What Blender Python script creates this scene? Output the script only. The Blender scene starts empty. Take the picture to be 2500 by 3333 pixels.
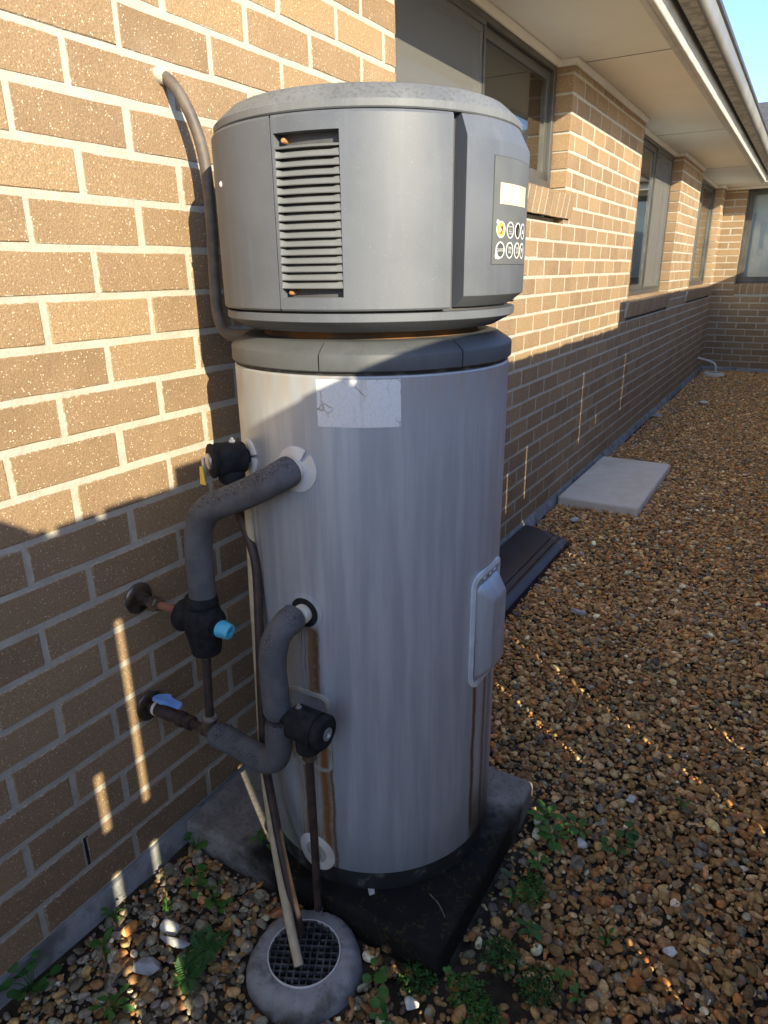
import bpy, bmesh, math, random
import numpy as np
from mathutils import Vector, Matrix, Quaternion
random.seed(7); RNG = np.random.default_rng(7)
scene = bpy.context.scene
COL = scene.collection
R = math.radians
sin, cos, pi = math.sin, math.cos, math.pi

# ------------------------------------------------------------------ camera
CAM = Vector((1.17238, -0.89540, 1.38903))
YAW, PITCH, ROLL, FPX = 0.542701, 0.340879, -0.012482, 2215.61
_f = Vector((-sin(YAW)*cos(PITCH), cos(YAW)*cos(PITCH), -sin(PITCH)))
_r = Vector((cos(YAW), sin(YAW), 0)); _u = _r.cross(_f)
CR = _r*cos(ROLL) + _u*sin(ROLL); CU = -_r*sin(ROLL) + _u*cos(ROLL); CF = _f
cd = bpy.data.cameras.new('camera'); cam = bpy.data.objects.new('camera', cd); COL.objects.link(cam)
cd.sensor_fit = 'HORIZONTAL'; cd.sensor_width = 36.0; cd.lens = 36.0*FPX/2500.0
cd.clip_start = 0.02; cd.clip_end = 3000
cam.matrix_world = Matrix(((CR.x, CU.x, -CF.x, CAM.x), (CR.y, CU.y, -CF.y, CAM.y), (CR.z, CU.z, -CF.z, CAM.z), (0, 0, 0, 1)))
scene.camera = cam

# ------------------------------------------------------------------ sky and sun
SUN_EL, SUN_T = R(21.4), 0.665                       # elevation, tan of the angle off the wall normal
SA = math.atan(SUN_T)
to_sun = Vector((cos(SUN_EL)*cos(SA), -cos(SUN_EL)*sin(SA), sin(SUN_EL)))
world = bpy.data.worlds.new('World'); scene.world = world; world.use_nodes = True
wn = world.node_tree.nodes; wl = world.node_tree.links
sky = wn.new('ShaderNodeTexSky'); sky.sky_type = 'NISHITA'; sky.sun_disc = False
sky.sun_elevation = SUN_EL; sky.sun_rotation = math.atan2(to_sun.x, to_sun.y)
sky.air_density = 1.0; sky.dust_density = 0.8; sky.ozone_density = 3.6
tn = wn.new('ShaderNodeMixRGB'); tn.blend_type = 'MULTIPLY'; tn.inputs[0].default_value = 1.0; tn.inputs[2].default_value = (0.89, 0.90, 0.98, 1)
wl.new(sky.outputs[0], tn.inputs[1]); wl.new(tn.outputs[0], wn['Background'].inputs[0]); wn['Background'].inputs[1].default_value = 0.15
sd = bpy.data.lights.new('sun', 'SUN'); so = bpy.data.objects.new('sun', sd); COL.objects.link(so)
sd.energy = 3.55; sd.angle = R(0.3); sd.color = (1.0, 0.89, 0.64)
so.rotation_euler = to_sun.to_track_quat('Z', 'Y').to_euler(); so.location = (6, -6, 8)
scene.view_settings.view_transform = 'Standard'; scene.view_settings.look = 'None'
scene.view_settings.exposure = 1.45; scene.view_settings.gamma = 1.0
scene.view_settings.use_curve_mapping = False
scene.render.engine = 'CYCLES'

# ------------------------------------------------------------------ materials
class NT:
    def __init__(s, name):
        s.m = bpy.data.materials.new(name); s.m.use_nodes = True
        s.t = s.m.node_tree; s.b = s.t.nodes['Principled BSDF']; s.out = s.t.nodes['Material Output']
    def n(s, typ, **kw):
        nd = s.t.nodes.new('ShaderNode'+typ)
        for a, v in kw.items(): setattr(nd, a, v)
        return nd
    def l(s, a, b): s.t.links.new(a, b)
    def put(s, inp, v):
        if isinstance(v, (int, float)): inp.default_value = v
        elif isinstance(v, tuple): inp.default_value = v if len(v) != 3 or inp.type == 'VECTOR' else (*v, 1)
        else: s.l(v, inp)
    def math(s, op, a, b=0.0, c=None, clamp=False):
        nd = s.n('Math', operation=op); nd.use_clamp = clamp
        s.put(nd.inputs[0], a); s.put(nd.inputs[1], b)
        if c is not None: s.put(nd.inputs[2], c)
        return nd.outputs[0]
    def mix(s, fac, a, b, blend='MIX'):
        nd = s.n('MixRGB', blend_type=blend); s.put(nd.inputs[0], fac); s.put(nd.inputs[1], a); s.put(nd.inputs[2], b)
        return nd.outputs[0]
    def ss(s, v, lo, hi):
        nd = s.n('MapRange', interpolation_type='SMOOTHSTEP'); s.put(nd.inputs[0], v)
        nd.inputs[1].default_value = lo; nd.inputs[2].default_value = hi
        return nd.outputs[0]
    def pos(s, scale=(1, 1, 1)):
        g = s.n('NewGeometry')
        if scale == (1, 1, 1): return g.outputs['Position']
        v = s.n('VectorMath', operation='MULTIPLY'); s.l(g.outputs['Position'], v.inputs[0]); v.inputs[1].default_value = scale
        return v.outputs[0]
    def obj(s, scale=(1, 1, 1)):
        g = s.n('TexCoord')
        v = s.n('VectorMath', operation='MULTIPLY'); s.l(g.outputs['Object'], v.inputs[0]); v.inputs[1].default_value = scale
        return v.outputs[0]
    def noise(s, vec, scale, detail=3.0, rough=0.55):
        nd = s.n('TexNoise'); s.l(vec, nd.inputs['Vector'])
        nd.inputs['Scale'].default_value = scale; nd.inputs['Detail'].default_value = detail; nd.inputs['Roughness'].default_value = rough
        return nd.outputs[0]
    def vor(s, vec, scale, feature='F1', rnd=1.0):
        nd = s.n('TexVoronoi', feature=feature); s.l(vec, nd.inputs['Vector']); nd.inputs['Scale'].default_value = scale
        nd.inputs['Randomness'].default_value = rnd
        return nd
    def bump(s, h, strength=0.3, dist=0.002):
        nd = s.n('Bump'); nd.inputs['Strength'].default_value = strength; nd.inputs['Distance'].default_value = dist
        s.l(h, nd.inputs['Height']); s.l(nd.outputs[0], s.b.inputs['Normal']); return nd
    def fin(s, col, rough=0.6, metal=0.0, spec=0.5):
        s.put(s.b.inputs['Base Color'], col); s.put(s.b.inputs['Roughness'], rough); s.put(s.b.inputs['Metallic'], metal)
        s.b.inputs['Specular IOR Level'].default_value = spec
        return s.m

MAT = {}
def simple(name, c1, c2=None, rough=0.6, metal=0.0, scale=30.0, bump=0.15, spec=0.5, detail=4.0, dist=0.002, lo=0.35, hi=0.65):
    t = NT(name); c2 = c2 or tuple(min(1, x*1.3) for x in c1)
    p = t.pos(); nz = t.noise(p, scale, detail)
    col = t.mix(t.ss(nz, lo, hi), c1, c2)
    if bump: t.bump(t.noise(p, scale*4, 3), bump, dist)
    r = t.math('MULTIPLY_ADD', nz, 0.25, rough-0.12)
    MAT[name] = t.fin(col, r, metal, spec); return MAT[name]

def mat_brick():
    t = NT('brick'); p = t.pos()
    rnd = t.math('FRACT', t.math('ADD', t.n('ObjectInfo').outputs['Random'], t.n('Attribute', attribute_name='bv').outputs['Fac']))
    rp = t.n('ValToRGB'); t.l(rnd, rp.inputs[0]); e = rp.color_ramp.elements
    e[0].position = 0; e[0].color = (0.235, 0.158, 0.092, 1); e[1].position = 1; e[1].color = (0.355, 0.243, 0.132, 1)
    for ps, c in ((0.35, (0.272, 0.183, 0.105, 1)), (0.7, (0.312, 0.212, 0.118, 1))):
        k = rp.color_ramp.elements.new(ps); k.color = c
    big = t.noise(p, 9, 3); col = t.mix(t.ss(big, 0.3, 0.75), rp.outputs[0], t.mix(0.55, rp.outputs[0], (0.34, 0.23, 0.135)))
    grain = t.noise(p, 260, 2, 0.6); col = t.mix(t.ss(grain, 0.36, 0.62), t.mix(0.38, col, (0.12, 0.08, 0.055)), col)
    vs = t.vor(p, 190); spk = t.math('MULTIPLY', t.math('LESS_THAN', vs.outputs['Distance'], 0.24), t.ss(t.noise(p, 120, 1), 0.50, 0.58))
    col = t.mix(spk, col, (0.62, 0.50, 0.36))
    eff = t.ss(t.noise(p, 3.2, 4), 0.60, 0.78); col = t.mix(t.math('MULTIPLY', eff, 0.25), col, (0.40, 0.35, 0.29))
    # mortar smeared raggedly over the brick edges along beds and perpends
    sp = t.n('SeparateXYZ'); t.l(p, sp.inputs[0]); rag = t.math('MULTIPLY', t.math('SUBTRACT', t.noise(p, 75, 4, 0.7), 0.52), 0.016)
    kk = t.math('DIVIDE', t.math('SUBTRACT', 1.865, sp.outputs[2]), 0.086); row = t.math('FLOOR', kk)
    d1 = t.math('MULTIPLY', t.math('PINGPONG', kk, 0.5), 0.086)
    uu = t.math('DIVIDE', t.math('SUBTRACT', sp.outputs[1], t.math('MULTIPLY', t.math('SUBTRACT', 1.0, t.math('ABSOLUTE', t.math('MODULO', row, 2.0))), 0.12)), 0.24)
    d2 = t.math('MULTIPLY', t.math('PINGPONG', uu, 0.5), 0.24)
    face = t.math('LESS_THAN', t.math('ABSOLUTE', sp.outputs[0]), 0.006)
    d2 = t.math('ADD', d2, t.math('MULTIPLY', t.math('SUBTRACT', 1.0, face), 1.0))
    wallface = t.math('MAXIMUM', face, t.math('LESS_THAN', t.math('ABSOLUTE', t.math('SUBTRACT', sp.outputs[1], 9.85)), 0.006))
    dm = t.math('ADD', t.math('SUBTRACT', t.math('MINIMUM', d1, d2), rag), t.math('SUBTRACT', 1.0, wallface))
    col = t.mix(t.math('MULTIPLY', t.ss(dm, 0.0078, 0.0056), 0.8), col, (0.40, 0.37, 0.31))
    h = t.math('ADD', t.math('MULTIPLY', grain, 1.0), t.math('MULTIPLY', t.noise(p, 70, 3), 0.7))
    t.bump(h, 0.5, 0.003)
    MAT['brick'] = t.fin(col, 0.9, 0, 0.2)
mat_brick()
def mat_mortar():
    t = NT('mortar'); p = t.pos(); nz = t.noise(p, 25, 4)
    col = t.mix(t.ss(nz, 0.3, 0.7), (0.385, 0.355, 0.295), (0.455, 0.425, 0.355))
    col = t.mix(t.math('MULTIPLY', t.ss(t.noise(p, 150, 2), 0.55, 0.7), 0.35), col, (0.26, 0.235, 0.20))
    col = t.mix(t.math('MULTIPLY', t.ss(t.noise(p, 2.5, 3), 0.55, 0.75), 0.3), col, (0.30, 0.27, 0.23))
    t.bump(t.noise(p, 110, 4), 0.6, 0.003)
    MAT['mortar'] = t.fin(col, 0.95, 0, 0.15)
mat_mortar()
def mat_tank():
    t = NT('tank_steel'); o = t.pos()
    sx = t.n('SeparateXYZ'); t.l(o, sx.inputs[0])
    th = t.math('ARCTAN2', t.math('SUBTRACT', sx.outputs[1], 0.316), t.math('SUBTRACT', sx.outputs[0], 0.418)); z = sx.outputs[2]
    cv = t.n('CombineXYZ'); t.l(t.math('MULTIPLY', th, 0.277), cv.inputs[0]); t.l(t.math('MULTIPLY', z, 0.06), cv.inputs[1])
    st = t.noise(cv.outputs[0], 38, 5, 0.6); st2 = t.noise(cv.outputs[0], 120, 3, 0.6)
    blotch = t.noise(o, 6, 4)
    col = t.mix(t.ss(st, 0.38, 0.64), (0.43, 0.465, 0.51), (0.53, 0.565, 0.60))
    thin = t.math('MULTIPLY', t.ss(st2, 0.60, 0.68), t.ss(blotch, 0.42, 0.6)); col = t.mix(t.math('MULTIPLY', thin, 0.45), col, (0.50, 0.49, 0.47))
    dirt = t.math('MULTIPLY', t.ss(z, 1.12, 1.222), t.ss(st, 0.35, 0.6)); col = t.mix(t.math('MULTIPLY', dirt, 0.45), col, (0.30, 0.21, 0.12))
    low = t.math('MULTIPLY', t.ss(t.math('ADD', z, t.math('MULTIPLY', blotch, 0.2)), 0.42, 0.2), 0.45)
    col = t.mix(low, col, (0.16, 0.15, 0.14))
    wob = t.math('MULTIPLY', t.math('SUBTRACT', t.noise(t.pos((0, 0, 1)), 9, 3), 0.5), 0.08)
    thw = t.math('ADD', th, wob)
    brk = t.noise(o, 60, 4)
    # mineral and rust runs below the fittings: a crusted band broken into fine vertical runs, then single runs
    cf = t.n('CombineXYZ'); t.l(t.math('MULTIPLY', thw, 0.277), cf.inputs[0]); t.l(t.math('MULTIPLY', z, 0.025), cf.inputs[1])
    fine = t.noise(cf.outputs[0], 330, 4, 0.6)
    for a_, w_, zt_, zb_ in ((-86.8, 6.0, 0.735, 0.56), (-89.5, 10.5, 0.50, 0.12)):
        d_ = t.math('DIVIDE', t.math('ABSOLUTE', t.math('SUBTRACT', th, R(a_))), R(w_))
        mk = t.math('MULTIPLY', t.ss(t.math('ADD', d_, t.math('MULTIPLY', brk, 0.5)), 1.35, 0.9), t.math('MULTIPLY', t.ss(z, zt_+0.01, zt_-0.01), t.ss(z, zb_-0.02, zb_+0.02)))
        rp = t.n('ValToRGB'); t.l(fine, rp.inputs[0]); el = rp.color_ramp.elements
        el[0].position = 0.36; el[0].color = (0.10, 0.05, 0.02, 1); el[1].position = 0.66; el[1].color = (0.35, 0.36, 0.36, 1)
        for p_, c_ in ((0.42, (0.26, 0.13, 0.04, 1)), (0.47, (0.48, 0.43, 0.34, 1)), (0.53, (0.36, 0.35, 0.32, 1)), (0.59, (0.55, 0.51, 0.43, 1))):
            q_ = el.new(p_); q_.color = c_
        col = t.mix(t.math('MULTIPLY', mk, 0.72), col, rp.outputs[0])
    for a, w, zt, zb, c, s in (
                               (-86.4, 2.6, 0.735, 0.57, (0.28, 0.115, 0.025), 0.85), (-84.2, 1.6, 0.73, 0.58, (0.17, 0.075, 0.025), 0.9),
                               (-82.5, 2.6, 0.46, 0.10, (0.33, 0.15, 0.04), 0.95), 
                               (-79, 1.0, 0.42, 0.10, (0.15, 0.08, 0.035), 0.8), (-93, 1.0, 0.46, 0.10, (0.22, 0.13, 0.06), 0.8),
                               (-9.5, 1.7, 0.56, 0.16, (0.15, 0.065, 0.025), 0.95), (-3, 1.2, 0.57, 0.12, (0.50, 0.46, 0.38), 0.85),
                               (0, 2.2, 0.57, 0.10, (0.14, 0.085, 0.05), 0.8), (6, 3.5, 0.57, 0.10, (0.23, 0.19, 0.15), 0.7), (-115, 1.5, 1.02, 0.5, (0.36, 0.24, 0.10), 0.5)):
        d = t.math('DIVIDE', t.math('ABSOLUTE', t.math('SUBTRACT', thw, R(a))), R(w))
        m = t.math('MULTIPLY', t.ss(t.math('ADD', d, t.math('MULTIPLY', brk, 0.7)), 1.6, 0.55), t.math('MULTIPLY', t.ss(z, zt+0.01, zt-0.01), t.ss(z, zb-0.02, zb+0.02)))
        m = t.math('MULTIPLY', m, t.math('MULTIPLY', t.ss(t.math('ADD', brk, t.math('MULTIPLY', st2, 0.5)), 0.42, 0.66), s))
        col = t.mix(m, col, c)
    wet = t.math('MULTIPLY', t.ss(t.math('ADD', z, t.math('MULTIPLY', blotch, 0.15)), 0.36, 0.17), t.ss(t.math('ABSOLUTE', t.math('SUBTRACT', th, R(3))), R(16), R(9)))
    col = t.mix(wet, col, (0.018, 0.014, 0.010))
    t.bump(t.noise(o, 300, 2), 0.05, 0.001)
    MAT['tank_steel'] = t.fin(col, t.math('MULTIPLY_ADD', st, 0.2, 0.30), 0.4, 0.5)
mat_tank()
def mat_plastic(name, c1, c2, rough):
    t = NT(name); p = t.pos(); a = t.noise(p, 7, 5); b = t.noise(p, 320, 2); v = t.noise(t.pos((30, 30, 2)), 1.5, 4)
    col = t.mix(t.ss(a, 0.3, 0.7), c1, c2)
    col = t.mix(t.math('MULTIPLY', t.ss(v, 0.5, 0.75), 0.35), col, tuple(x*1.25 for x in c2))
    col = t.mix(t.math('MULTIPLY', t.ss(b, 0.66, 0.74), 0.5), col, tuple(min(1, x*1.5+0.03) for x in c2))
    g = t.n('NewGeometry'); sz = t.n('SeparateXYZ'); t.l(g.outputs['Normal'], sz.inputs[0])
    lich = t.math('MULTIPLY', t.ss(sz.outputs[2], 0.3, 0.75), t.ss(t.noise(p, 170, 5), 0.50, 0.62))
    col = t.mix(t.math('MULTIPLY', lich, 0.6 if name != 'sunlit_plastic' else 0.0), col, (0.09, 0.09, 0.085))
    t.bump(t.noise(p, 400, 2), 0.12, 0.001)
    MAT[name] = t.fin(col, t.math('MULTIPLY_ADD', a, 0.2, rough-0.1), 0, 0.4)
mat_plastic('grey_plastic', (0.095, 0.105, 0.126), (0.122, 0.132, 0.153), 0.5)
mat_plastic('cap_plastic', (0.048, 0.052, 0.058), (0.085, 0.09, 0.092), 0.5)
mat_plastic('lid_plastic', (0.125, 0.132, 0.145), (0.17, 0.176, 0.185), 0.6)
mat_plastic('sunlit_plastic', (0.15, 0.157, 0.165), (0.175, 0.18, 0.188), 0.5)  # same grey plastic as the shell, lightened as sun on the upturned slats
mat_plastic('dark_plastic', (0.055, 0.056, 0.06), (0.08, 0.08, 0.085), 0.5)
def mat_label():
    t = NT('cracked_label'); p = t.pos()
    wp = t.n('VectorMath', operation='ADD'); t.l(p, wp.inputs[0])
    nd = t.n('TexNoise'); t.l(p, nd.inputs['Vector']); nd.inputs['Scale'].default_value = 30
    sc = t.n('VectorMath', operation='SCALE'); t.l(nd.outputs['Color'], sc.inputs[0]); sc.inputs['Scale'].default_value = 0.02; t.l(sc.outputs[0], wp.inputs[1])
    v = t.vor(wp.outputs[0], 38, 'DISTANCE_TO_EDGE'); v2 = t.vor(wp.outputs[0], 90, 'DISTANCE_TO_EDGE')
    col = t.mix(t.ss(t.noise(t.pos((25, 25, 1.5)), 1.2, 3), 0.52, 0.70), (0.72, 0.73, 0.72), (0.47, 0.37, 0.27))
    col = t.mix(t.math('MULTIPLY', t.ss(v.outputs['Distance'], 0.05, 0.012), t.math('MULTIPLY', t.ss(t.noise(p, 18, 2), 0.45, 0.6), 0.75)), col, (0.20, 0.15, 0.10))
    col = t.mix(t.math('MULTIPLY', t.ss(v2.outputs['Distance'], 0.06, 0.012), 0.15), col, (0.25, 0.2, 0.14))
    MAT['cracked_label'] = t.fin(col, 0.6, 0, 0.3)
mat_label()
def mat_foam():
    t = NT('pipe_foam'); p = t.pos()
    v = t.vor(p, 140, 'DISTANCE_TO_EDGE'); n = t.noise(p, 14, 3)
    g = t.n('NewGeometry'); sz = t.n('SeparateXYZ'); t.l(g.outputs['Normal'], sz.inputs[0])
    up = t.math('MULTIPLY', t.ss(sz.outputs[2], -0.1, 0.5), t.ss(n, 0.40, 0.58))
    crack = t.math('MULTIPLY', t.ss(v.outputs['Distance'], 0.10, 0.03), up)
    col = t.mix(t.ss(t.noise(p, 30, 5), 0.3, 0.7), (0.10, 0.10, 0.107), (0.135, 0.133, 0.135))
    col = t.mix(t.math('MULTIPLY', t.ss(t.noise(t.pos((40, 40, 10)), 2, 4), 0.6, 0.75), 0.3), col, (0.17, 0.165, 0.16))
    col = t.mix(t.math('MULTIPLY', crack, 0.7), col, (0.02, 0.02, 0.021))
    t.bump(t.math('SUBTRACT', t.math('MULTIPLY', t.noise(p, 120, 3), 0.5), crack), 0.5, 0.003)
    MAT['pipe_foam'] = t.fin(col, 0.9, 0, 0.2)
mat_foam()
def mat_plinth():
    t = NT('plinth_concrete'); p = t.pos(); sx = t.n('SeparateXYZ'); t.l(p, sx.inputs[0])
    n = t.noise(p, 16, 5); f = t.noise(p, 90, 4); w = t.math('MULTIPLY', t.math('SUBTRACT', t.noise(p, 9, 4), 0.5), 0.35)
    col = t.mix(t.ss(n, 0.3, 0.7), (0.20, 0.18, 0.155), (0.31, 0.285, 0.25))
    # black algae where the drain lines have kept the front of the slab wet
    m = t.math('MULTIPLY', t.ss(t.math('ADD', sx.outputs[0], w), 0.20, 0.33), t.ss(t.math('ADD', sx.outputs[1], t.math('MULTIPLY', w, 0.9)), 0.54, 0.38))
    moss = t.math('MULTIPLY', t.ss(f, 0.5, 0.62), t.ss(t.noise(p, 30, 3), 0.5, 0.6))
    stain = t.mix(moss, (0.009, 0.008, 0.007), (0.045, 0.036, 0.012))
    col = t.mix(t.math('MULTIPLY', t.ss(f, 0.5, 0.65), 0.5), col, (0.13, 0.115, 0.09))
    col = t.mix(t.math('MULTIPLY', m, 0.96), col, stain)
    t.bump(t.math('ADD', f, n), 0.5, 0.004)
    MAT['plinth_concrete'] = t.fin(col, 0.9, 0, 0.12)
mat_plinth()
def mat_concrete(name, c1, c2, c3, s3):
    t = NT(name); p = t.pos(); n = t.noise(p, 12, 5); f = t.noise(p, 130, 4)
    col = t.mix(t.ss(n, 0.3, 0.7), c1, c2)
    col = t.mix(t.math('MULTIPLY', t.ss(t.noise(p, s3, 4), 0.52, 0.68), 0.7), col, c3)
    col = t.mix(t.math('MULTIPLY', t.ss(f, 0.58, 0.7), 0.45), col, tuple(x*0.45 for x in c1))
    t.bump(t.math('ADD', f, t.math('MULTIPLY', n, 0.5)), 0.5, 0.003)
    MAT[name] = t.fin(col, 0.9, 0, 0.3)
mat_concrete('pit_concrete', (0.23, 0.22, 0.205), (0.37, 0.36, 0.34), (0.085, 0.075, 0.045), 14)
mat_concrete('paver_concrete', (0.76, 0.68, 0.54), (0.83, 0.76, 0.63), (0.66, 0.53, 0.37), 3.2)
mat_concrete('footing_concrete', (0.22, 0.22, 0.215), (0.33, 0.33, 0.325), (0.10, 0.10, 0.09), 9)
def mat_soil():
    t = NT('soil'); p = t.pos(); n = t.noise(p, 18, 6)
    col = t.mix(t.ss(n, 0.35, 0.65), (0.03, 0.022, 0.014), (0.075, 0.054, 0.034))
    t.bump(t.noise(p, 80, 5), 0.8, 0.01)
    MAT['soil'] = t.fin(col, 0.95, 0, 0.2)
mat_soil()
def mat_pebble():
    t = NT('pebble')
    at = t.n('Attribute', attribute_name='tint'); at.attribute_type = 'INSTANCER'
    p = t.pos(); n = t.noise(p, 120, 4, 0.65); b = t.noise(p, 35, 2)
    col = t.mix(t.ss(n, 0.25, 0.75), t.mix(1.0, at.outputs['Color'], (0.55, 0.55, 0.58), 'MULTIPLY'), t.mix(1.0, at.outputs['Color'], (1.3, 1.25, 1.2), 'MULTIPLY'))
    col = t.mix(t.math('MULTIPLY', t.ss(b, 0.58, 0.7), 0.3), col, (0.05, 0.04, 0.03))
    t.bump(n, 0.35, 0.002)
    MAT['pebble'] = t.fin(col, t.math('MULTIPLY_ADD', n, 0.3, 0.6), 0, 0.28)
mat_pebble()
def mat_leaf(name, c1, c2):
    t = NT(name); p = t.pos(); n = t.noise(p, 60, 3)
    col = t.mix(t.ss(n, 0.3, 0.7), c1, c2)
    t.b.inputs['Transmission Weight'].default_value = 0.0
    MAT[name] = t.fin(col, 0.5, 0, 0.4)
    tr = t.n('BsdfTranslucent'); t.l(col, tr.inputs[0]); mx = t.n('MixShader'); mx.inputs[0].default_value = 0.3
    t.l(t.b.outputs[0], mx.inputs[1]); t.l(tr.outputs[0], mx.inputs[2]); t.l(mx.outputs[0], t.out.inputs[0])
mat_leaf('leaf', (0.055, 0.155, 0.025), (0.11, 0.25, 0.045))
mat_leaf('leaf_dark', (0.04, 0.12, 0.025), (0.07, 0.18, 0.04))
mat_leaf('leaf_pale', (0.07, 0.12, 0.07), (0.10, 0.16, 0.09))
def mat_glass():
    t = NT('window_glass')
    g = t.n('BsdfGlossy'); g.inputs['Roughness'].default_value = 0.02; g.inputs['Color'].default_value = (0.95, 0.97, 1, 1)
    tr = t.n('BsdfTransparent'); tr.inputs[0].default_value = (0.94, 0.96, 0.95, 1)
    fr = t.n('Fresnel'); fr.inputs[0].default_value = 1.52
    mx = t.n('MixShader'); t.l(t.math('MULTIPLY_ADD', fr.outputs[0], 0.95, 0.03), mx.inputs[0]); t.l(tr.outputs[0], mx.inputs[1]); t.l(g.outputs[0], mx.inputs[2])
    t.l(mx.outputs[0], t.out.inputs[0]); MAT['window_glass'] = t.m
mat_glass()
def mat_screen():
    t = NT('fly_screen'); p = t.pos((1, 900, 900)); sx = t.n('SeparateXYZ'); t.l(p, sx.inputs[0])
    d = t.n('BsdfDiffuse'); d.inputs[0].default_value = (0.17, 0.165, 0.155, 1); tr = t.n('BsdfTransparent')
    mx = t.n('MixShader'); mx.inputs[0].default_value = 0.62
    t.l(tr.outputs[0], mx.inputs[1]); t.l(d.outputs[0], mx.inputs[2]); t.l(mx.outputs[0], t.out.inputs[0]); MAT['fly_screen'] = t.m
mat_screen()
def mat_roof():
    t = NT('roof_tile'); p = t.pos(); n = t.noise(p, 20, 4)
    MAT['roof_tile'] = t.fin(t.mix(t.ss(n, 0.3, 0.7), (0.075, 0.07, 0.075), (0.13, 0.12, 0.12)), 0.8, 0, 0.3)
mat_roof()
simple('black_foam', (0.010, 0.010, 0.011), (0.022, 0.022, 0.023), 0.8, scale=60, spec=0.25)
simple('white_plastic', (0.66, 0.62, 0.56), (0.76, 0.74, 0.70), 0.5, scale=20, bump=0.05)
simple('nipple_tape', (0.62, 0.57, 0.45), (0.74, 0.71, 0.62), 0.6, scale=25, bump=0.1)
simple('cream_pvc', (0.47, 0.37, 0.22), (0.58, 0.47, 0.30), 0.55, scale=40, bump=0.1)
simple('copper', (0.26, 0.10, 0.065), (0.36, 0.16, 0.11), 0.5, 0.35, scale=40)
simple('old_copper', (0.045, 0.032, 0.028), (0.085, 0.052, 0.042), 0.55, 0.3, scale=40)
simple('brass', (0.10, 0.075, 0.055), (0.17, 0.13, 0.095), 0.5, 0.55, scale=60)
simple('dark_chrome', (0.07, 0.055, 0.045), (0.16, 0.13, 0.11), 0.3, 0.8, scale=25, bump=0.03)
simple('blue_tap', (0.16, 0.33, 0.72), (0.22, 0.42, 0.82), 0.45, scale=30, bump=0.05)
simple('cyan_cap', (0.08, 0.46, 0.64), (0.13, 0.56, 0.74), 0.4, scale=30, bump=0.05)
simple('yellow_tag', (0.75, 0.50, 0.04), (0.85, 0.62, 0.08), 0.5, scale=40, bump=0.05)
simple('grey_conduit', (0.075, 0.062, 0.052), (0.125, 0.10, 0.082), 0.6, scale=35)
simple('rusty_neck', (0.06, 0.042, 0.03), (0.20, 0.085, 0.025), 0.9, scale=14, bump=0.4)
simple('dark_void', (0.006, 0.006, 0.006), (0.01, 0.01, 0.01), 0.9, bump=0)  # near-black; in holes and sockets it stands for the shade inside
simple('rusty_screw', (0.40, 0.17, 0.07), (0.52, 0.26, 0.12), 0.6, 0.3, scale=200)
simple('steel_screw', (0.45, 0.44, 0.43), (0.6, 0.6, 0.6), 0.35, 0.8, scale=100, bump=0)
simple('gasket', (0.62, 0.64, 0.64), (0.72, 0.74, 0.74), 0.55, scale=30, bump=0.05)
simple('old_gasket', (0.30, 0.29, 0.24), (0.42, 0.41, 0.35), 0.6, scale=40)
simple('base_ring', (0.025, 0.025, 0.025), (0.15, 0.15, 0.15), 0.6, scale=30, lo=0.5, hi=0.75)
simple('grate_black', (0.02, 0.021, 0.022), (0.10, 0.10, 0.10), 0.5, scale=60)
simple('panel_dark', (0.028, 0.028, 0.036), (0.045, 0.044, 0.055), 0.38, scale=8, bump=0.05)
simple('window_frame', (0.075, 0.073, 0.066), (0.105, 0.102, 0.092), 0.4, 0.3, scale=10, bump=0.02)
simple('cream_paint', (0.78, 0.75, 0.67), (0.82, 0.79, 0.72), 0.6, scale=5, bump=0.05)
simple('soffit_board', (0.86, 0.81, 0.69), (0.89, 0.85, 0.74), 0.7, scale=3, bump=0.05)
simple('fascia_metal', (0.48, 0.46, 0.41), (0.56, 0.54, 0.49), 0.4, 0.2, scale=12, bump=0.03)
simple('gutter_metal', (0.19, 0.175, 0.15), (0.25, 0.235, 0.205), 0.45, 0.2, scale=3, bump=0)
simple('gutter_dirty', (0.16, 0.125, 0.09), (0.42, 0.37, 0.30), 0.5, 0.2, scale=16, bump=0.05)
simple('gutter_rim', (0.05, 0.048, 0.045), (0.08, 0.075, 0.07), 0.5, 0.2, scale=10, bump=0.0)
simple('interior_wall', (0.82, 0.80, 0.74), (0.86, 0.84, 0.78), 0.8, scale=3, bump=0)
simple('blind_cloth', (0.70, 0.72, 0.70), (0.76, 0.78, 0.76), 0.8, scale=10, bump=0)
simple('white_blind', (0.85, 0.83, 0.76), (0.88, 0.86, 0.80), 0.7, scale=10, bump=0)
simple('fence_timber', (0.38, 0.34, 0.28), (0.50, 0.46, 0.40), 0.9, scale=14)
simple('display_film', (0.72, 0.60, 0.36), (0.78, 0.67, 0.44), 0.4, scale=20, bump=0)
simple('panel_film', (0.115, 0.122, 0.128), (0.13, 0.136, 0.14), 0.35, scale=20, bump=0)
simple('button_film', (0.07, 0.074, 0.077), (0.085, 0.09, 0.09), 0.35, scale=20, bump=0)
simple('white_print', (0.72, 0.73, 0.68), (0.78, 0.78, 0.74), 0.5, scale=20, bump=0)
simple('amber', (0.70, 0.34, 0.05), (0.85, 0.50, 0.10), 0.4, scale=90, bump=0)
simple('sticker', (0.33, 0.33, 0.33), (0.40, 0.40, 0.39), 0.5, scale=300, bump=0)
simple('grey_rock', (0.33, 0.33, 0.33), (0.50, 0.49, 0.48), 0.9, scale=60, bump=0.5)
simple('white_rock', (0.55, 0.53, 0.48), (0.70, 0.68, 0.62), 0.8, scale=60, bump=0.4)
simple('orange_rock', (0.36, 0.13, 0.05), (0.46, 0.20, 0.08), 0.7, scale=60, bump=0.3)
simple('twig', (0.10, 0.08, 0.05), (0.25, 0.21, 0.14), 0.8, scale=90)

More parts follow.
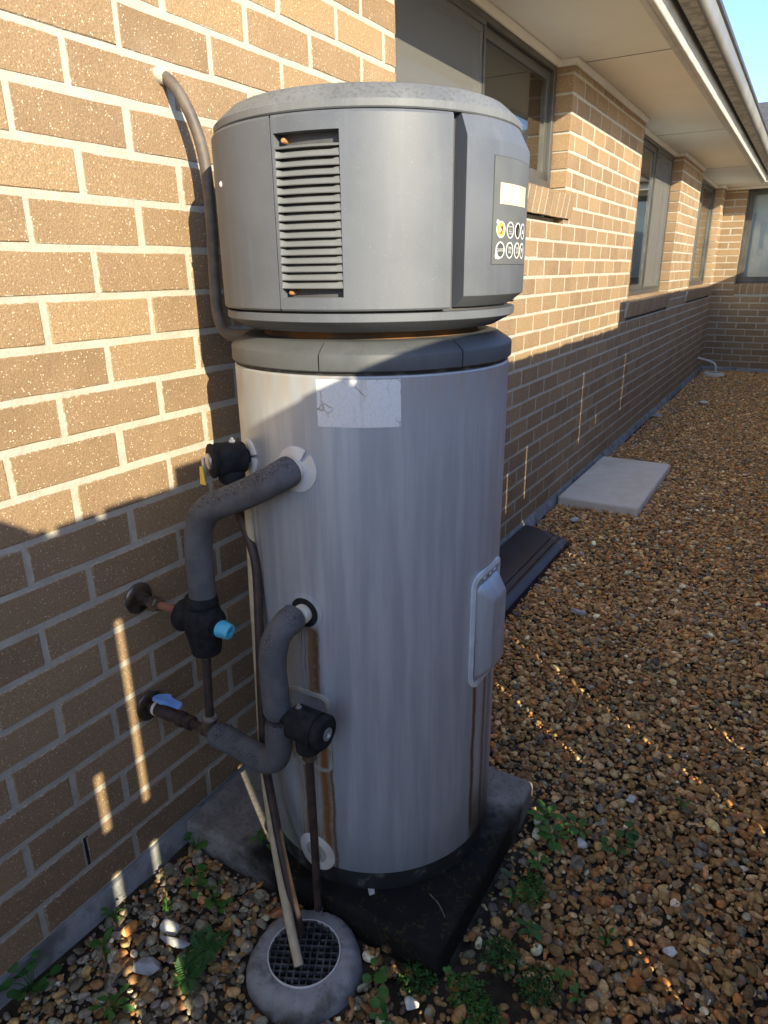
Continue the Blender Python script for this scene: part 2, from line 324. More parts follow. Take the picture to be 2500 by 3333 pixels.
# ------------------------------------------------------------------ mesh helpers
class MB:
    def __init__(s): s.v = []; s.f = []; s.mi = []
    def add(s, vs, fs, mi=0):
        o = len(s.v); s.v += [tuple(x) for x in vs]; s.f += [tuple(i+o for i in f) for f in fs]; s.mi += [mi]*len(fs); return s
    def box(s, x0, x1, y0, y1, z0, z1, mi=0):
        return s.add([(x0,y0,z0),(x1,y0,z0),(x1,y1,z0),(x0,y1,z0),(x0,y0,z1),(x1,y0,z1),(x1,y1,z1),(x0,y1,z1)],
                     [(0,3,2,1),(4,5,6,7),(0,1,5,4),(1,2,6,5),(2,3,7,6),(3,0,4,7)], mi)
    def obox(s, o, ax, ay, az, mi=0):           # box centred on o with half axes
        o, ax, ay, az = map(Vector, (o, ax, ay, az))
        vs = [o+sx*ax+sy*ay+sz*az for sz in (-1,1) for sx, sy in ((-1,-1),(1,-1),(1,1),(-1,1))]
        return s.add(vs, [(0,3,2,1),(4,5,6,7),(0,1,5,4),(1,2,6,5),(2,3,7,6),(3,0,4,7)], mi)
    def loft(s, rings, closed=True, caps=True, mi=0):
        n = len(rings[0]); vs = [p for r in rings for p in r]; fs = []
        for i in range(len(rings)-1):
            for j in range(n if closed else n-1):
                a = i*n+j; b = i*n+(j+1) % n; fs.append((a, b, b+n, a+n))
        if caps:
            fs.append(tuple(reversed(range(n)))); fs.append(tuple((len(rings)-1)*n+j for j in range(n)))
        return s.add(vs, fs, mi)
    def lathe(s, prof, c=(0,0), seg=96, a0=0.0, a1=360.0, caps=True, mi=0):    # prof: (radius, z)
        full = abs(a1-a0) >= 359.99; n = seg if full else seg+1
        rings = [[(c[0]+r*cos(R(a0+(a1-a0)*j/seg)), c[1]+r*sin(R(a0+(a1-a0)*j/seg)), z) for j in range(n)] for r, z in prof]
        if full: return s.loft(rings, True, caps, mi)
        s.loft(rings, False, False, mi)
        return s
    def tube(s, path, r, seg=16, sub=6, caps=True, mi=0, rfun=None):
        P = smooth(path, sub) if sub > 1 else [Vector(p) for p in path]
        rings = []; t0 = (P[1]-P[0]).normalized()
        n = t0.orthogonal().normalized()
        for i, p in enumerate(P):
            t = (P[min(i+1, len(P)-1)]-P[max(i-1, 0)]).normalized()
            n = (n - t*n.dot(t)).normalized(); b = t.cross(n)
            rr = rfun(i/(len(P)-1))*r if rfun else r
            rings.append([p+(n*cos(2*pi*j/seg)+b*sin(2*pi*j/seg))*rr for j in range(seg)])
        return s.loft(rings, True, caps, mi)
    def cyl(s, a, b, r, r2=None, seg=24, mi=0):
        a, b = Vector(a), Vector(b); t = (b-a).normalized(); n = t.orthogonal().normalized(); q = t.cross(n)
        r2 = r if r2 is None else r2
        return s.loft([[p+(n*cos(2*pi*j/seg)+q*sin(2*pi*j/seg))*rr for j in range(seg)] for p, rr in ((a, r), (b, r2))], True, True, mi)
    def turned(s, a, t, prof, seg=28, mi=0):      # lathe along an arbitrary axis: prof (radius, distance along t)
        a, t = Vector(a), Vector(t).normalized(); n = t.orthogonal().normalized(); q = t.cross(n)
        return s.loft([[a+t*d+(n*cos(2*pi*j/seg)+q*sin(2*pi*j/seg))*max(r, 1e-4) for j in range(seg)] for r, d in prof], True, True, mi)
    def build(s, name, mat, parent=None, smooth_ang=35, bevel=0, segs=2, loc=None):
        me = bpy.data.meshes.new(name); me.from_pydata(s.v, [], s.f)
        mats = mat if isinstance(mat, (list, tuple)) else [mat]
        for m in mats: me.materials.append(MAT[m])
        if len(mats) > 1: me.polygons.foreach_set('material_index', s.mi)
        me.update(); fix(me)
        if smooth_ang:
            me.shade_smooth(); me.set_sharp_from_angle(angle=R(smooth_ang))
        o = bpy.data.objects.new(name, me); COL.objects.link(o)
        if bevel:
            b = o.modifiers.new('bevel', 'BEVEL'); b.width = bevel; b.segments = segs; b.limit_method = 'ANGLE'; b.angle_limit = R(40)
        if parent: attach(o, parent)
        return o
def fix(me):
    bm = bmesh.new(); bm.from_mesh(me); bmesh.ops.recalc_face_normals(bm, faces=bm.faces); bm.to_mesh(me); bm.free()
def smooth(path, sub):
    P = [Vector(p) for p in path]; out = []
    for i in range(len(P)-1):
        p0 = P[i-1] if i else P[0]*2-P[1]; p1 = P[i]; p2 = P[i+1]; p3 = P[i+2] if i+2 < len(P) else P[-1]*2-P[-2]
        for k in range(sub):
            t = k/sub
            out.append(0.5*((2*p1)+(p2-p0)*t+(2*p0-5*p1+4*p2-p3)*t*t+(3*p1-p0-3*p2+p3)*t**3))
    return out+[P[-1]]
def wloc(o):
    v = o.location.copy(); p = o.parent
    while p: v += p.location; p = p.parent
    return v
def attach(o, parent):
    o.parent = parent; o.location = o.location - wloc(parent)
def tag(o, label=None, cat=None, group=None, kind=None):
    for k, v in (('label', label), ('category', cat), ('group', group), ('kind', kind)):
        if v: o[k] = v
    return o
def thing(name, loc, label, cat, group=None):
    o = bpy.data.objects.new(name, None); COL.objects.link(o); o.location = loc; o.empty_display_size = 0.05
    return tag(o, label, cat, group)
def project(p):
    d = Vector(p)-CAM; z = d.dot(CF)
    return (1250+FPX*d.dot(CR)/z, 1666.5-FPX*d.dot(CU)/z, z)

# ------------------------------------------------------------------ ground
g = MB(); g.add([(-60,-60,0),(60,-60,0),(60,60,0),(-60,60,0)], [(0,1,2,3)])
tag(g.build('ground', 'soil', smooth_ang=0), kind='structure')

# ------------------------------------------------------------------ house
TOP = 1.865; CH = 0.086; HB = 0.12                   # level of the datum course, course height, half brick
LINE = lambda k: TOP-CH*k
BOT = LINE(21); SOF = 2.355; YC = 9.85; GRD = 0.005
WIN = [(1.151, 2.910, 1), (4.620, 6.350, 8), (7.600, 9.500, 8)]     # y0, y1, course line of the sill top
EWX0 = 0.262                                                        # window in the end wall
house = thing('house', (0, 0, 0), 'brown brick single-storey house with grey framed windows and cream eaves', 'house')
wall = MB(); wall_end = MB()
def mortar_box(m, y0, y1, z0, z1): m.box(-0.112, -0.0018, y0, y1, z0, z1)
# main wall: the mortar bed, pier by pier
mortar_box(wall, -3.5, YC+0.1, BOT, LINE(10))
mortar_box(wall, -3.5, 4.615, LINE(10), LINE(3))
mortar_box(wall, -3.5, 1.146, LINE(3), 2.40); mortar_box(wall, 2.916, 4.615, LINE(3), 2.40)
mortar_box(wall, 6.356, 7.595, LINE(10), 2.40); mortar_box(wall, 9.506, YC+0.1, LINE(10), 2.40)
brick_wall = wall.build('brick_wall', 'mortar', house, 0)
wall_end.box(0.0, 6.0, YC+0.0018, YC+0.112, BOT, LINE(10)); wall_end.box(0.0, EWX0-0.006, YC+0.0018, YC+0.112, LINE(10), 2.40)
wall_end.box(2.3, 6.0, YC+0.0018, YC+0.112, LINE(10), 2.40)
end_wall = wall_end.build('end_wall', 'mortar', house, 0)

def brick_geo(L, H, D, jit, seed, nseg=4):
    rg = random.Random(seed); c = 0.0028
    def ring(inset, x):
        pts = []
        for i in range(nseg+1):
            u = -L/2+inset+(L-2*inset)*i/nseg; pts.append((u, -H/2+inset))
        for i in range(nseg+1):
            u = L/2-inset-(L-2*inset)*i/nseg; pts.append((u, H/2-inset))
        return [(x+rg.uniform(-1,1)*jit*0.3, a+rg.uniform(-1,1)*jit, b+rg.uniform(-1,1)*jit) for a, b in pts]
    F, B, K = ring(c, 0.0), ring(0.0, -c*1.1), ring(0.0, -D)
    n = len(F); vs = F+B+K; fs = []
    for i in range(nseg):
        fs.append((i, i+1, n-2-i, n-1-i))
    for j in range(n):
        k = (j+1) % n; fs += [(j, j+n, k+n, k), (j+n, j+2*n, k+2*n, k+n)]
    return vs, fs
def brick_mesh(name, geo):
    me = bpy.data.meshes.new(name); me.from_pydata(geo[0], [], geo[1]); me.materials.append(MAT['brick']); me.update(); fix(me)
    a = me.attributes.new('bv', 'FLOAT', 'POINT'); a.data.foreach_set('value', [0.0]*len(me.vertices)); return me
FULL = [brick_mesh('brick', brick_geo(0.2284, 0.0744, 0.11, 0.0012, 100+i)) for i in range(8)]
bricks = []       # (wall, along0, along1, z0, z1)
def row_span(k, a0, a1, end=False):
    u0 = 0 if k % 2 else 1
    cut = [a0]+[c_ for c_ in ((u0+2*i)*HB for i in range(-20, 60)) if a0+0.05 < c_ < a1-0.05]+[a1]
    for c0, c1 in zip(cut, cut[1:]):
        bricks.append((end, c0+(0.0058 if c0 > a0 else 0), c1-(0.0058 if c1 < a1 else 0), LINE(k+1)+0.0058, LINE(k)-0.0058))
for k in range(-6, 21):
    spans = [(-3.5, YC)]
    for y0, y1, ks in WIN:
        if k < ks+2:
            new = []
            for a, b in spans:
                if y0 > a and y1 < b: new += [(a, y0), (y1, b)]
                else: new.append((a, b))
            spans = new
    for a, b in spans: row_span(k, a, b)
    if k < 10: row_span(k, 0.0, EWX0, True); row_span(k, 2.3, 5.0, True)
    else: row_span(k, 0.0, 5.0, True)
AXX, AXY = 0.418, 0.316
def shown(b):
    c = (0.0, (b[1]+b[2])/2, (b[3]+b[4])/2) if not b[0] else ((b[1]+b[2])/2, YC, (b[3]+b[4])/2)
    x, y, z = project(c)
    if z < 0.1 or x < -120 or x > 2560 or y < -120 or y > 3400: return 0
    az = math.degrees(math.atan2(c[0]-CAM.x, c[1]-CAM.y))
    if -43.0 < az < -20.9 and c[1] > 0.33 and math.atan2(c[2]-CAM.z, math.hypot(c[0]-CAM.x, c[1]-CAM.y)) < R(10.5): return 0
    if not b[0]:
        p0 = project((0, b[1], b[3])); p1 = project((0, b[2], b[4])); 
    else:
        p0 = project((b[1], YC, b[3])); p1 = project((b[2], YC, b[4]))
    return abs(p1[0]-p0[0])*abs(b[4]-b[3])*FPX/z
order = sorted(range(len(bricks)), key=lambda i: -shown(bricks[i]))
single = set(i for i in order[:300] if shown(bricks[i]) > 0)
rest = MB(); bvals = []
for i, (end, a0, a1, z0, z1) in enumerate(bricks):
    L, H = a1-a0, z1-z0; full = abs(L-0.2284) < 0.004
    jx = random.uniform(-0.0012, 0.0012); jr = random.uniform(-0.003, 0.003); jz = random.uniform(-0.0016, 0.0016); ja = random.uniform(-0.002, 0.002) if z1 < 2.2 else 0; a0 += ja; a1 += ja
    if i in single:
        me = random.choice(FULL) if full else brick_mesh('brick', brick_geo(L, H, 0.11, 0.0012, i))
        o = bpy.data.objects.new('brick', me); COL.objects.link(o); o.parent = end_wall if end else brick_wall
        o.location = ((a0+a1)/2, YC-jx, (z0+z1)/2+jz) if end else (jx, (a0+a1)/2, (z0+z1)/2+jz)
        o.rotation_euler = (jr, 0, -pi/2) if end else (jr, 0, 0)
        if full and random.random() < 0.5: o.scale = (1, -1, 1)
    else:
        vs, fs = brick_geo(L, H, 0.11, 0.0012, i, 2); n0 = len(rest.v)
        if end: vs = [((a0+a1)/2+v[1], YC-v[0]-jx, (z0+z1)/2+v[2]+jz) for v in vs]
        else: vs = [(v[0]+jx, (a0+a1)/2+v[1], (z0+z1)/2+v[2]+jz) for v in vs]
        rest.add(vs, fs); bvals += [random.random()]*(len(rest.v)-n0)
ro = rest.build('brick_courses', 'brick', house, 0); tag(ro, kind='stuff')
at = ro.data.attributes.new('bv', 'FLOAT', 'POINT'); at.data.foreach_set('value', bvals)

# brick-on-edge sills, sloping out of the wall
def sill(name, y0, y1, ztop, end=False):
    root = MB()
    pf = [(-0.104, -0.002), (0.0283, -0.0310), (0.0110, -0.140), (-0.10, -0.124)]
    root.loft([[(y, YC-x, ztop+z) if end else (x, y, ztop+z) for x, z in pf] for y in (y0+0.003, y1-0.003)])
    so_ = root.build(name, 'mortar', house, 0)
    n = int(round((y1-y0)/0.086)); w = (y1-y0)/n
    mesh = []
    for v in range(4):
        rg = random.Random(v+50); m = MB(); a = w/2-0.006
        prof = [(-0.105, 0.0), (0.030, -0.030), (0.012, -0.142), (-0.10, -0.125)]
        if end: m.loft([[(s*a+rg.uniform(-1,1)*.001, -x, z) for x, z in prof] for s in (-1, 1)])
        else: m.loft([[(x, s*a+rg.uniform(-1,1)*.001, z) for x, z in prof] for s in (-1, 1)])
        me = bpy.data.meshes.new('brick'); me.from_pydata(m.v, [], m.f); me.materials.append(MAT['brick']); fix(me)
        q = me.attributes.new('bv', 'FLOAT', 'POINT'); q.data.foreach_set('value', [0.0]*len(me.vertices)); mesh.append(me)
    for i in range(n):
        o = bpy.data.objects.new('brick', random.choice(mesh)); COL.objects.link(o); o.parent = so_
        y = y0+(i+0.5)*w; o.location = (y, YC, ztop+random.uniform(-1,1)*.001) if end else (random.uniform(-1,1)*.001, y, ztop+random.uniform(-1,1)*.001)
sill('window_sill', 1.151, 2.985, LINE(1)-0.004); sill('window_sill', 4.560, 6.350, LINE(8)-0.004); sill('window_sill', 7.45, 9.50, LINE(8)-0.004)
sill('window_sill', 0.255, 2.3, LINE(8)-0.004, True)
# mortar under the sills, set back so the joint below reads as a dark gap
m = MB()
for y0, y1, k in ((1.151, 2.91, 3), (4.62, 6.35, 10), (7.6, 9.5, 10)): m.box(-0.11, -0.055, y0+0.001, y1-0.001, LINE(k)-0.004, LINE(k)+0.028)
m.build('sill_bed', 'mortar', house, 0)
# concrete footing edge below the bricks
ft = MB(); ys = np.arange(-3.5, YC+0.01, 0.06); pr_ = []
for y in ys:
    e = 0.014+0.007*math.sin(y*3.1)+random.uniform(-.004, .004); pr_.append([(-0.10, y, BOT-0.002), (0.006+random.uniform(-.002,.002), y, BOT-0.002+random.uniform(-.003,.001)), (e, y, BOT-0.028+random.uniform(-.004,.004)), (e+0.014, y, -0.05), (-0.10, y, -0.05)])
ft.loft(pr_); ft.build('footing', 'footing_concrete', house, 50)
ft = MB(); ft.loft([[(x, YC+0.10, BOT-0.002), (x, YC-0.006, BOT-0.002), (x, YC-0.05+random.uniform(-.006,.006), BOT-0.03), (x, YC-0.065, -0.05), (x, YC+0.10, -0.05)] for x in np.arange(0.0, 5.0, 0.08)])
ft.build('footing', 'footing_concrete', house, 50)

# windows
def bars(m, y0, y1, z0, z1, w, x0, x1, inner=()):
    m.box(x0, x1, y0, y0+w, z0, z1); m.box(x0, x1, y1-w, y1, z0, z1)
    m.box(x0, x1, y0+w, y1-w, z0, z0+w); m.box(x0, x1, y0+w, y1-w, z1-w, z1)
def window(y0, y1, z0, z1, mull, screen, blind, end=False):
    def rot(mb):
        if end: mb.v = [(y, YC-x, z) for x, y, z in mb.v]
        return mb
    fr = MB(); bars(fr, y0, y1, z0, z1, 0.038, -0.135, -0.085)
    fr.box(-0.150, -0.138, y0-0.05, y1+0.05, z1-0.03, z1+0.05)
    win = rot(fr).build('window', 'window_frame', house, 0, 0.003)
    for a, b, dx in ((y0+0.038, mull, 0.0), (mull, y1-0.038, -0.012)):
        sm = MB(); bars(sm, a+0.001, b-(0.0 if dx else -0.02), z0+0.039, z1-0.039, 0.042, -0.112+dx, -0.094+dx)
        rot(sm).build('sash', 'window_frame', win, 0, 0.002)
        p = MB(); p.box(-0.106+dx, -0.102+dx, a+0.03, b-0.03, z0+0.06, z1-0.06); rot(p).build('pane', 'window_glass', win, 0)
    if screen is not None:
        a, b = ((y0+0.05, mull+0.0) if screen == 0 else (mull+0.03, y1-0.05))
        p = MB(); p.add([(-0.0885, a, z0+0.045), (-0.0885, b, z0+0.045), (-0.0885, b, z1-0.045), (-0.0885, a, z1-0.045)], [(0,1,2,3)])
        rot(p).build('fly_screen', 'fly_screen', win, 0)
        p = MB(); bars(p, a-0.008, b+0.008, z0+0.040, z1-0.040, 0.018, -0.093, -0.0835); rot(p).build('screen_frame', 'window_frame', win, 0)
    bl = MB()
    if blind == 'roller':
        bl.cyl((-0.20, y0+0.06, z1-0.055), (-0.20, y1-0.06, z1-0.055), 0.026); rot(bl).build('blind_roller', 'white_blind', win)
        bl = MB(); bl.cyl((-0.18, y1-0.085, z1-0.06), (-0.18, y1-0.085, z0+0.15), 0.003, seg=6); rot(bl).build('blind_chain', 'white_plastic', win)
    if blind == 'roller':
        bl = MB(); bl.box(-0.1565, -0.155, y0+0.02, y1-0.19, z0+0.02, z1-0.05); rot(bl).build('blind', 'white_blind', win, 0)
    else:
        bl.box(-0.182, -0.180, y0+0.02+blind, y1-0.02, z0+0.02, z1-0.01); rot(bl).build('blind', 'blind_cloth', win, 0)
    return win
window(1.156, 2.905, LINE(1)-0.006, 2.340, 2.0, 0, 'roller')
window(4.625, 6.345, LINE(8)-0.006, 2.340, 5.55, 1, 0.55)
window(7.605, 9.495, LINE(8)-0.006, 2.340, 8.42, 0, 1.25)
ew = window(EWX0+0.004, 2.296, LINE(8)-0.006, 2.340, 1.35, None, 0.0, True)
# rooms behind the glass
for y0, y1, z0 in ((0.6, 2.98, 0.9), (4.0, 6.6, 0.6), (7.2, 9.75, 0.6)):
    m = MB(); m.box(-1.25, -1.2, y0, y1, z0, 2.5); m.box(-1.2, -0.16, y0-0.05, y0, z0, 2.5); m.box(-1.2, -0.16, y1, y1+0.05, z0, 2.5)
    m.box(-1.2, -0.16, y0, y1, z0-0.05, z0); m.box(-1.2, -0.16, y0, y1, 2.45, 2.5)
    m.build('room_lining', 'interior_wall', house, 0)
m = MB(); m.box(0.0, 3.0, YC+2.4, YC+2.45, 0.6, 2.5); m.box(0.0, 3.0, YC+0.16, YC+2.4, 2.45, 2.5); m.box(0.0, 3.0, YC+0.16, YC+2.4, 0.55, 0.6); m.box(0.0, 0.05, YC+0.16, YC+2.4, 0.6, 2.45); m.build('room_lining', 'interior_wall', house, 0)
# reveal linings (timber) between frame and room
m = MB()
for y0, y1, k in WIN:
    z0 = LINE(k)
    m.box(-0.17, -0.137, y0-0.06, y0+0.012, z0, 2.36); m.box(-0.17, -0.137, y1-0.012, y1+0.06, z0, 2.36); m.box(-0.25, -0.137, y0, y1, z0-0.03, z0+0.008)
m.build('reveal', 'cream_paint', house, 0)

# eaves: soffit boards, quad mould, fascia, gutter
def soffit_board(x0, x1, y0, y1):
    m = MB(); m.box(x0, x1, y0+0.003, y1-0.003, SOF, SOF+0.006); return m.build('soffit_board', 'soffit_board', house, 0)
edges = [-3.97, -1.645, 0.683, 3.012, 5.345, 7.677, 9.43]
for a, b in zip(edges, edges[1:]): soffit_board(-0.13, 0.425, a, b)
soffit_board(-0.13, 0.425, 9.43, YC+0.13)
for a, b in ((0.427, 2.6), (2.602, 4.9)):
    m = MB(); m.box(a, b, 9.43, YC+0.13, SOF, SOF+0.006); m.build('soffit_board', 'soffit_board', house, 0)
for y in edges[1:-1]:
    m = MB(); m.box(-0.10, 0.424, y-0.0035, y+0.0035, SOF-0.0012, SOF+0.004); m.build('soffit_joint', 'gutter_rim', house, 0)
def quad(p, q, nrm):                        # small moulding in the corner of wall and soffit
    p, q, nrm = Vector(p), Vector(q), Vector(nrm); r_ = [(0, 0), (0.022, 0), (0.024, -0.008), (0.015, -0.020), (0.009, -0.028), (0, -0.030)]
    m = MB(); m.loft([[b_+nrm*a+Vector((0, 0, z)) for a, z in r_] for b_ in (p, q)]); return m
zq = SOF-0.0005
segs_ = []
prev = -3.5
for y0, y1, k in WIN:
    segs_ += [((0.0015, prev, zq), (0.0015, y0+0.006, zq), (1, 0, 0)), ((-0.083, y0, zq), (-0.083, y1, zq), (1, 0, 0)), ((-0.08, y1-0.002, zq), (0.024, y1-0.002, zq), (0, -1, 0))]
    prev = y1-0.024
segs_.append(((0.0015, prev, zq), (0.0015, YC-0.002, zq), (1, 0, 0)))
segs_.append(((0.0, YC-0.0015, zq), (4.9, YC-0.0015, zq), (0, -1, 0)))
for p, q, nrm in segs_: quad(p, q, nrm).build('quad_mould', 'cream_paint', house, 40)
def extrude_y(prof, y0, y1): return MB().loft([[(x, y, z) for x, z in prof] for y in (y0, y1)])
YG = 9.43
fas = extrude_y([(0.427, 2.350), (0.432, 2.346), (0.452, 2.346), (0.456, 2.350), (0.474, 2.350), (0.477, 2.354), (0.477, 2.384), (0.4745, 2.387), (0.4745, 2.391), (0.477, 2.394), (0.477, 2.55), (0.427, 2.55)], -4.0, YG-0.09)
fas.build('fascia', 'fascia_metal', house, 30)
gut = MB()
gp = [(0.500, 2.432), (0.565, 2.432), (0.580, 2.438), (0.588, 2.450), (0.590, 2.470), (0.590, 2.545), (0.586, 2.545), (0.586, 2.472), (0.582, 2.452), (0.576, 2.443), (0.563, 2.437), (0.505, 2.437), (0.505, 2.545), (0.500, 2.545)]
extrude_y([(0.5004, 2.4315), (0.5655, 2.4315), (0.5655, 2.4336), (0.5004, 2.4336)], -4.0, YG-0.165).build('gutter_base', 'gutter_dirty', house, 0)
gut = extrude_y(gp, -4.0, YG-0.16); gut.build('gutter', 'gutter_metal', house, 40)
extrude_y([(0.5915, 2.520), (0.600, 2.528), (0.600, 2.548), (0.592, 2.553), (0.584, 2.548), (0.5912, 2.540)], -4.0, YG-0.162).build('gutter_bead', 'gutter_rim', house, 40)
# end wing eave running the other way
def extrude_x(prof, x0, x1): return MB().loft([[(x, y, z) for y, z in prof] for x in (x0, x1)])
mir = lambda prof: [(YG-(x-0.425), z) for x, z in prof]
extrude_x(mir([(0.427, 2.350), (0.432, 2.346), (0.452, 2.346), (0.456, 2.350), (0.474, 2.350), (0.477, 2.354), (0.477, 2.384), (0.4745, 2.387), (0.4745, 2.391), (0.477, 2.394), (0.477, 2.55), (0.427, 2.55)]), 0.43, 5.0).build('fascia', 'fascia_metal', house, 30)
extrude_x(mir(gp), 0.50, 5.0).build('gutter', 'gutter_metal', house, 40)
# tiled roof: stepped courses of tiles
def roof_main():
    m = MB(); s = math.tan(R(22.5)); n = 14
    for i in range(n):
        x1 = 0.57-i*0.32; x0 = x1-0.34; z1 = 2.565+i*0.32*s; z0 = z1+0.34*s
        m.loft([[(x1, y, z1+0.03), (x1, y, z1), (x0, y, z0-0.0), (x0, y, z0+0.03)] for y in (-4.3, YG-0.1+0.62-x1)])
    return m
def roof_wing():
    m = MB(); s = math.tan(R(22.5)); n = 8
    for i in range(n):
        y1 = YG-0.16+i*0.32; y0 = y1+0.34; z1 = 2.565+i*0.32*s; z0 = z1+0.34*s
        m.loft([[(x, y1, z1+0.03), (x, y1, z1), (x, y0, z0), (x, y0, z0+0.03)] for x in (0.62-i*0.32, 6.0)])
    return m
roof = roof_main().build('roof', 'roof_tile', house, 0); roof_wing().build('roof', 'roof_tile', house, 0)

# ------------------------------------------------------------------ timber fence along the boundary (its shade and light slits fall on the wall)
XF = 2.05; DROP = math.tan(SUN_EL)/cos(SA)           # fall of a ray per metre towards the wall
fy = lambda yw: yw-SUN_T*XF
fence = thing('timber_fence', (XF, 2.0, 0), 'weathered timber paling fence along the far side of the gravel strip', 'fence')
def ftop(yw): return (0.93 if yw < 0.12 else 0.968 if yw < 4.38 else 1.15)+DROP*XF
slits = {-0.243: (0.84, 0.95), -0.178: (-0.3, 0.36), -0.068: (-0.3, 0.69), 0.24: (-0.12, 0.12), 0.425: (-0.36, -0.26), 1.00: (-0.56, -0.47), 1.075: (-0.36, -0.26), 1.36: (-0.37, -0.10), 1.645: (-0.60, -0.16), 1.93: (-0.6, -0.5), 2.27: (0.15, 0.42), 2.545: (-0.2, 0.50), 3.57: (0.28, 0.77), 3.98: (0.34, 0.42), 4.76: (0.30, 0.76)}
ykeys = sorted(slits); ywl = -5.0; cuts = [-5.0]
while ywl < 11.2:
    nx = ywl+0.105
    for q in ykeys:
        if ywl < q <= nx+0.03 and q-ywl > 0.01: nx = q; break
    cuts.append(nx); ywl = nx
def paling(y0, y1, z1, x=XF, z0=0.03):
    m = MB(); m.box(x-0.012, x, y0, y1, z0, z1); return m
def gap_of(q): return (0.017 if q < 0.3 else 0.0065 if q < 2.0 else 0.007)+0.012*SUN_T
for a, b in zip(cuts, cuts[1:]):
    ga = gap_of(a)/2 if a in slits else -0.002; gb = gap_of(b)/2 if b in slits else -0.002
    x = XF+random.choice((0.0, 0.0, 0.001)) + (0.0012 if (cuts.index(a) % 2) else 0)
    paling(fy(a)+ga, fy(b)-gb, ftop((a+b)/2)+random.uniform(-.004, .004), x).build('paling', 'fence_timber', fence, 0)
for q, (za, zb) in slits.items():        # battens added to cut each slit's light to length above and below
    zt = ftop(q)
    for z0, z1 in ((zb+DROP*XF, zt-0.01), (0.03, za+DROP*XF)):
        if z1-z0 > 0.03:
            m = MB(); m.box(XF+0.002, XF+0.014, fy(q)-0.03, fy(q)+0.03, z0, z1); m.build('slit_cover', 'fence_timber', fence, 0)
for z0, z1 in ((0.22, 0.30), (0.155+DROP*XF-0.055, 0.155+DROP*XF+0.05)):
    m = MB(); m.box(XF+0.015, XF+0.06, fy(-5.0), fy(11.2), z0, z1); m.build('rail', 'fence_timber', fence, 0)
for y in (-4.4, -2.0, 0.4, 2.8, 5.2, 7.6, 10.0):
    m = MB(); m.box(XF+0.062, XF+0.16, y-0.05, y+0.05, 0, 1.5); m.build('post', 'fence_timber', fence, 0)
# round-topped end post whose shade bulges above the fence line at the left of the wall
yb = fy(-0.335); zc = 0.90+DROP*XF; m = MB()
m.loft([[(x, yb+0.10*cos(a), zc+0.10*sin(a)) for a in [pi*i/16 for i in range(17)]]+[(x, yb-0.10, 0.03), (x, yb+0.10, 0.03)] for x in (XF+0.017, XF+0.06)])
m.build('post', 'fence_timber', fence, 30)

# ------------------------------------------------------------------ plinth
PZ = 0.078
m = MB(); m.box(0.018, 0.742, 0.012, 0.592, -0.05, PZ)
pl = m.build('concrete_plinth', 'plinth_concrete', bevel=0.012, segs=3)
tag(pl, 'square concrete slab under the tank, stained black at its front corner', 'slab')

# ------------------------------------------------------------------ water heater
HX, HY = AXX, AXY
wh = thing('water_heater', (HX, HY, PZ), 'tall grey cylindrical heat pump water heater standing on concrete slab', 'water heater')
C2 = (HX, HY)
def pt(th, r, z): return Vector((HX+r*cos(R(th)), HY+r*sin(R(th)), z))
def L_(prof, **k): return MB().lathe(prof, C2, **k)
L_([(0.02, PZ+0.001), (0.270, PZ+0.001), (0.272, 0.085), (0.272, 0.131), (0.02, 0.131)], seg=128).build('base_ring', 'base_ring', wh)
L_([(0.02, 0.132), (0.2745, 0.132), (0.277, 0.135), (0.277, 0.160), (0.277, 1.19), (0.277, 1.219), (0.275, 1.222), (0.02, 1.222)], seg=160).build('tank_body', 'tank_steel', wh, 30)
L_([(0.02, 1.2225), (0.2715, 1.2225), (0.2715, 1.231), (0.02, 1.231)], seg=96).build('cap_shadow_gap', 'base_ring', wh)  # shadow gap under the cap put into the colour, plus pale dirt
# cap in three sections with visible joints
for a0, a1 in ((-76.6, -24.6), (-24.0, 150.0), (150.6, 282.8)):
    m = MB(); prof = [(0.24, 1.229), (0.279, 1.229), (0.281, 1.231), (0.281, 1.2555), (0.279, 1.259), (0.254, 1.2752), (0.249, 1.2765), (0.20, 1.277), (0.20, 1.24), (0.24, 1.229)]
    n = 48; rings = [[(HX+r*cos(R(a)), HY+r*sin(R(a)), z) for r, z in prof[:-1]] for a in [a0+(a1-a0)*i/n for i in range(n+1)]]
    m.loft(rings, True, True); m.build('tank_cap', 'cap_plastic', wh, 30)
L_([(0.02, 1.27), (0.222, 1.27), (0.214, 1.2785), (0.212, 1.283), (0.212, 1.30), (0.02, 1.30)], seg=96).build('neck', 'rusty_neck', wh)
L_([(0.02, 1.291), (0.246, 1.291), (0.2475, 1.2915), (0.2815, 1.3095), (0.2822, 1.3105), (0.2822, 1.3222), (0.281, 1.3232), (0.02, 1.3235)], seg=128).build('base_tray', 'grey_plastic', wh, 22)
L_([(0.02, 1.3236), (0.263, 1.3236), (0.263, 1.619), (0.02, 1.619)], seg=96).build('core', 'dark_plastic', wh, 30)  # coloured dark so shell seams and console groove look shaded
L_([(0.02, 1.617), (0.279, 1.617), (0.281, 1.619), (0.281, 1.629), (0.278, 1.632), (0.252, 1.6545), (0.246, 1.657), (0.02, 1.662)], seg=160).build('lid', 'lid_plastic', wh, 25)
RS = 0.2862; Z0s, Z1s = 1.3275, 1.6145
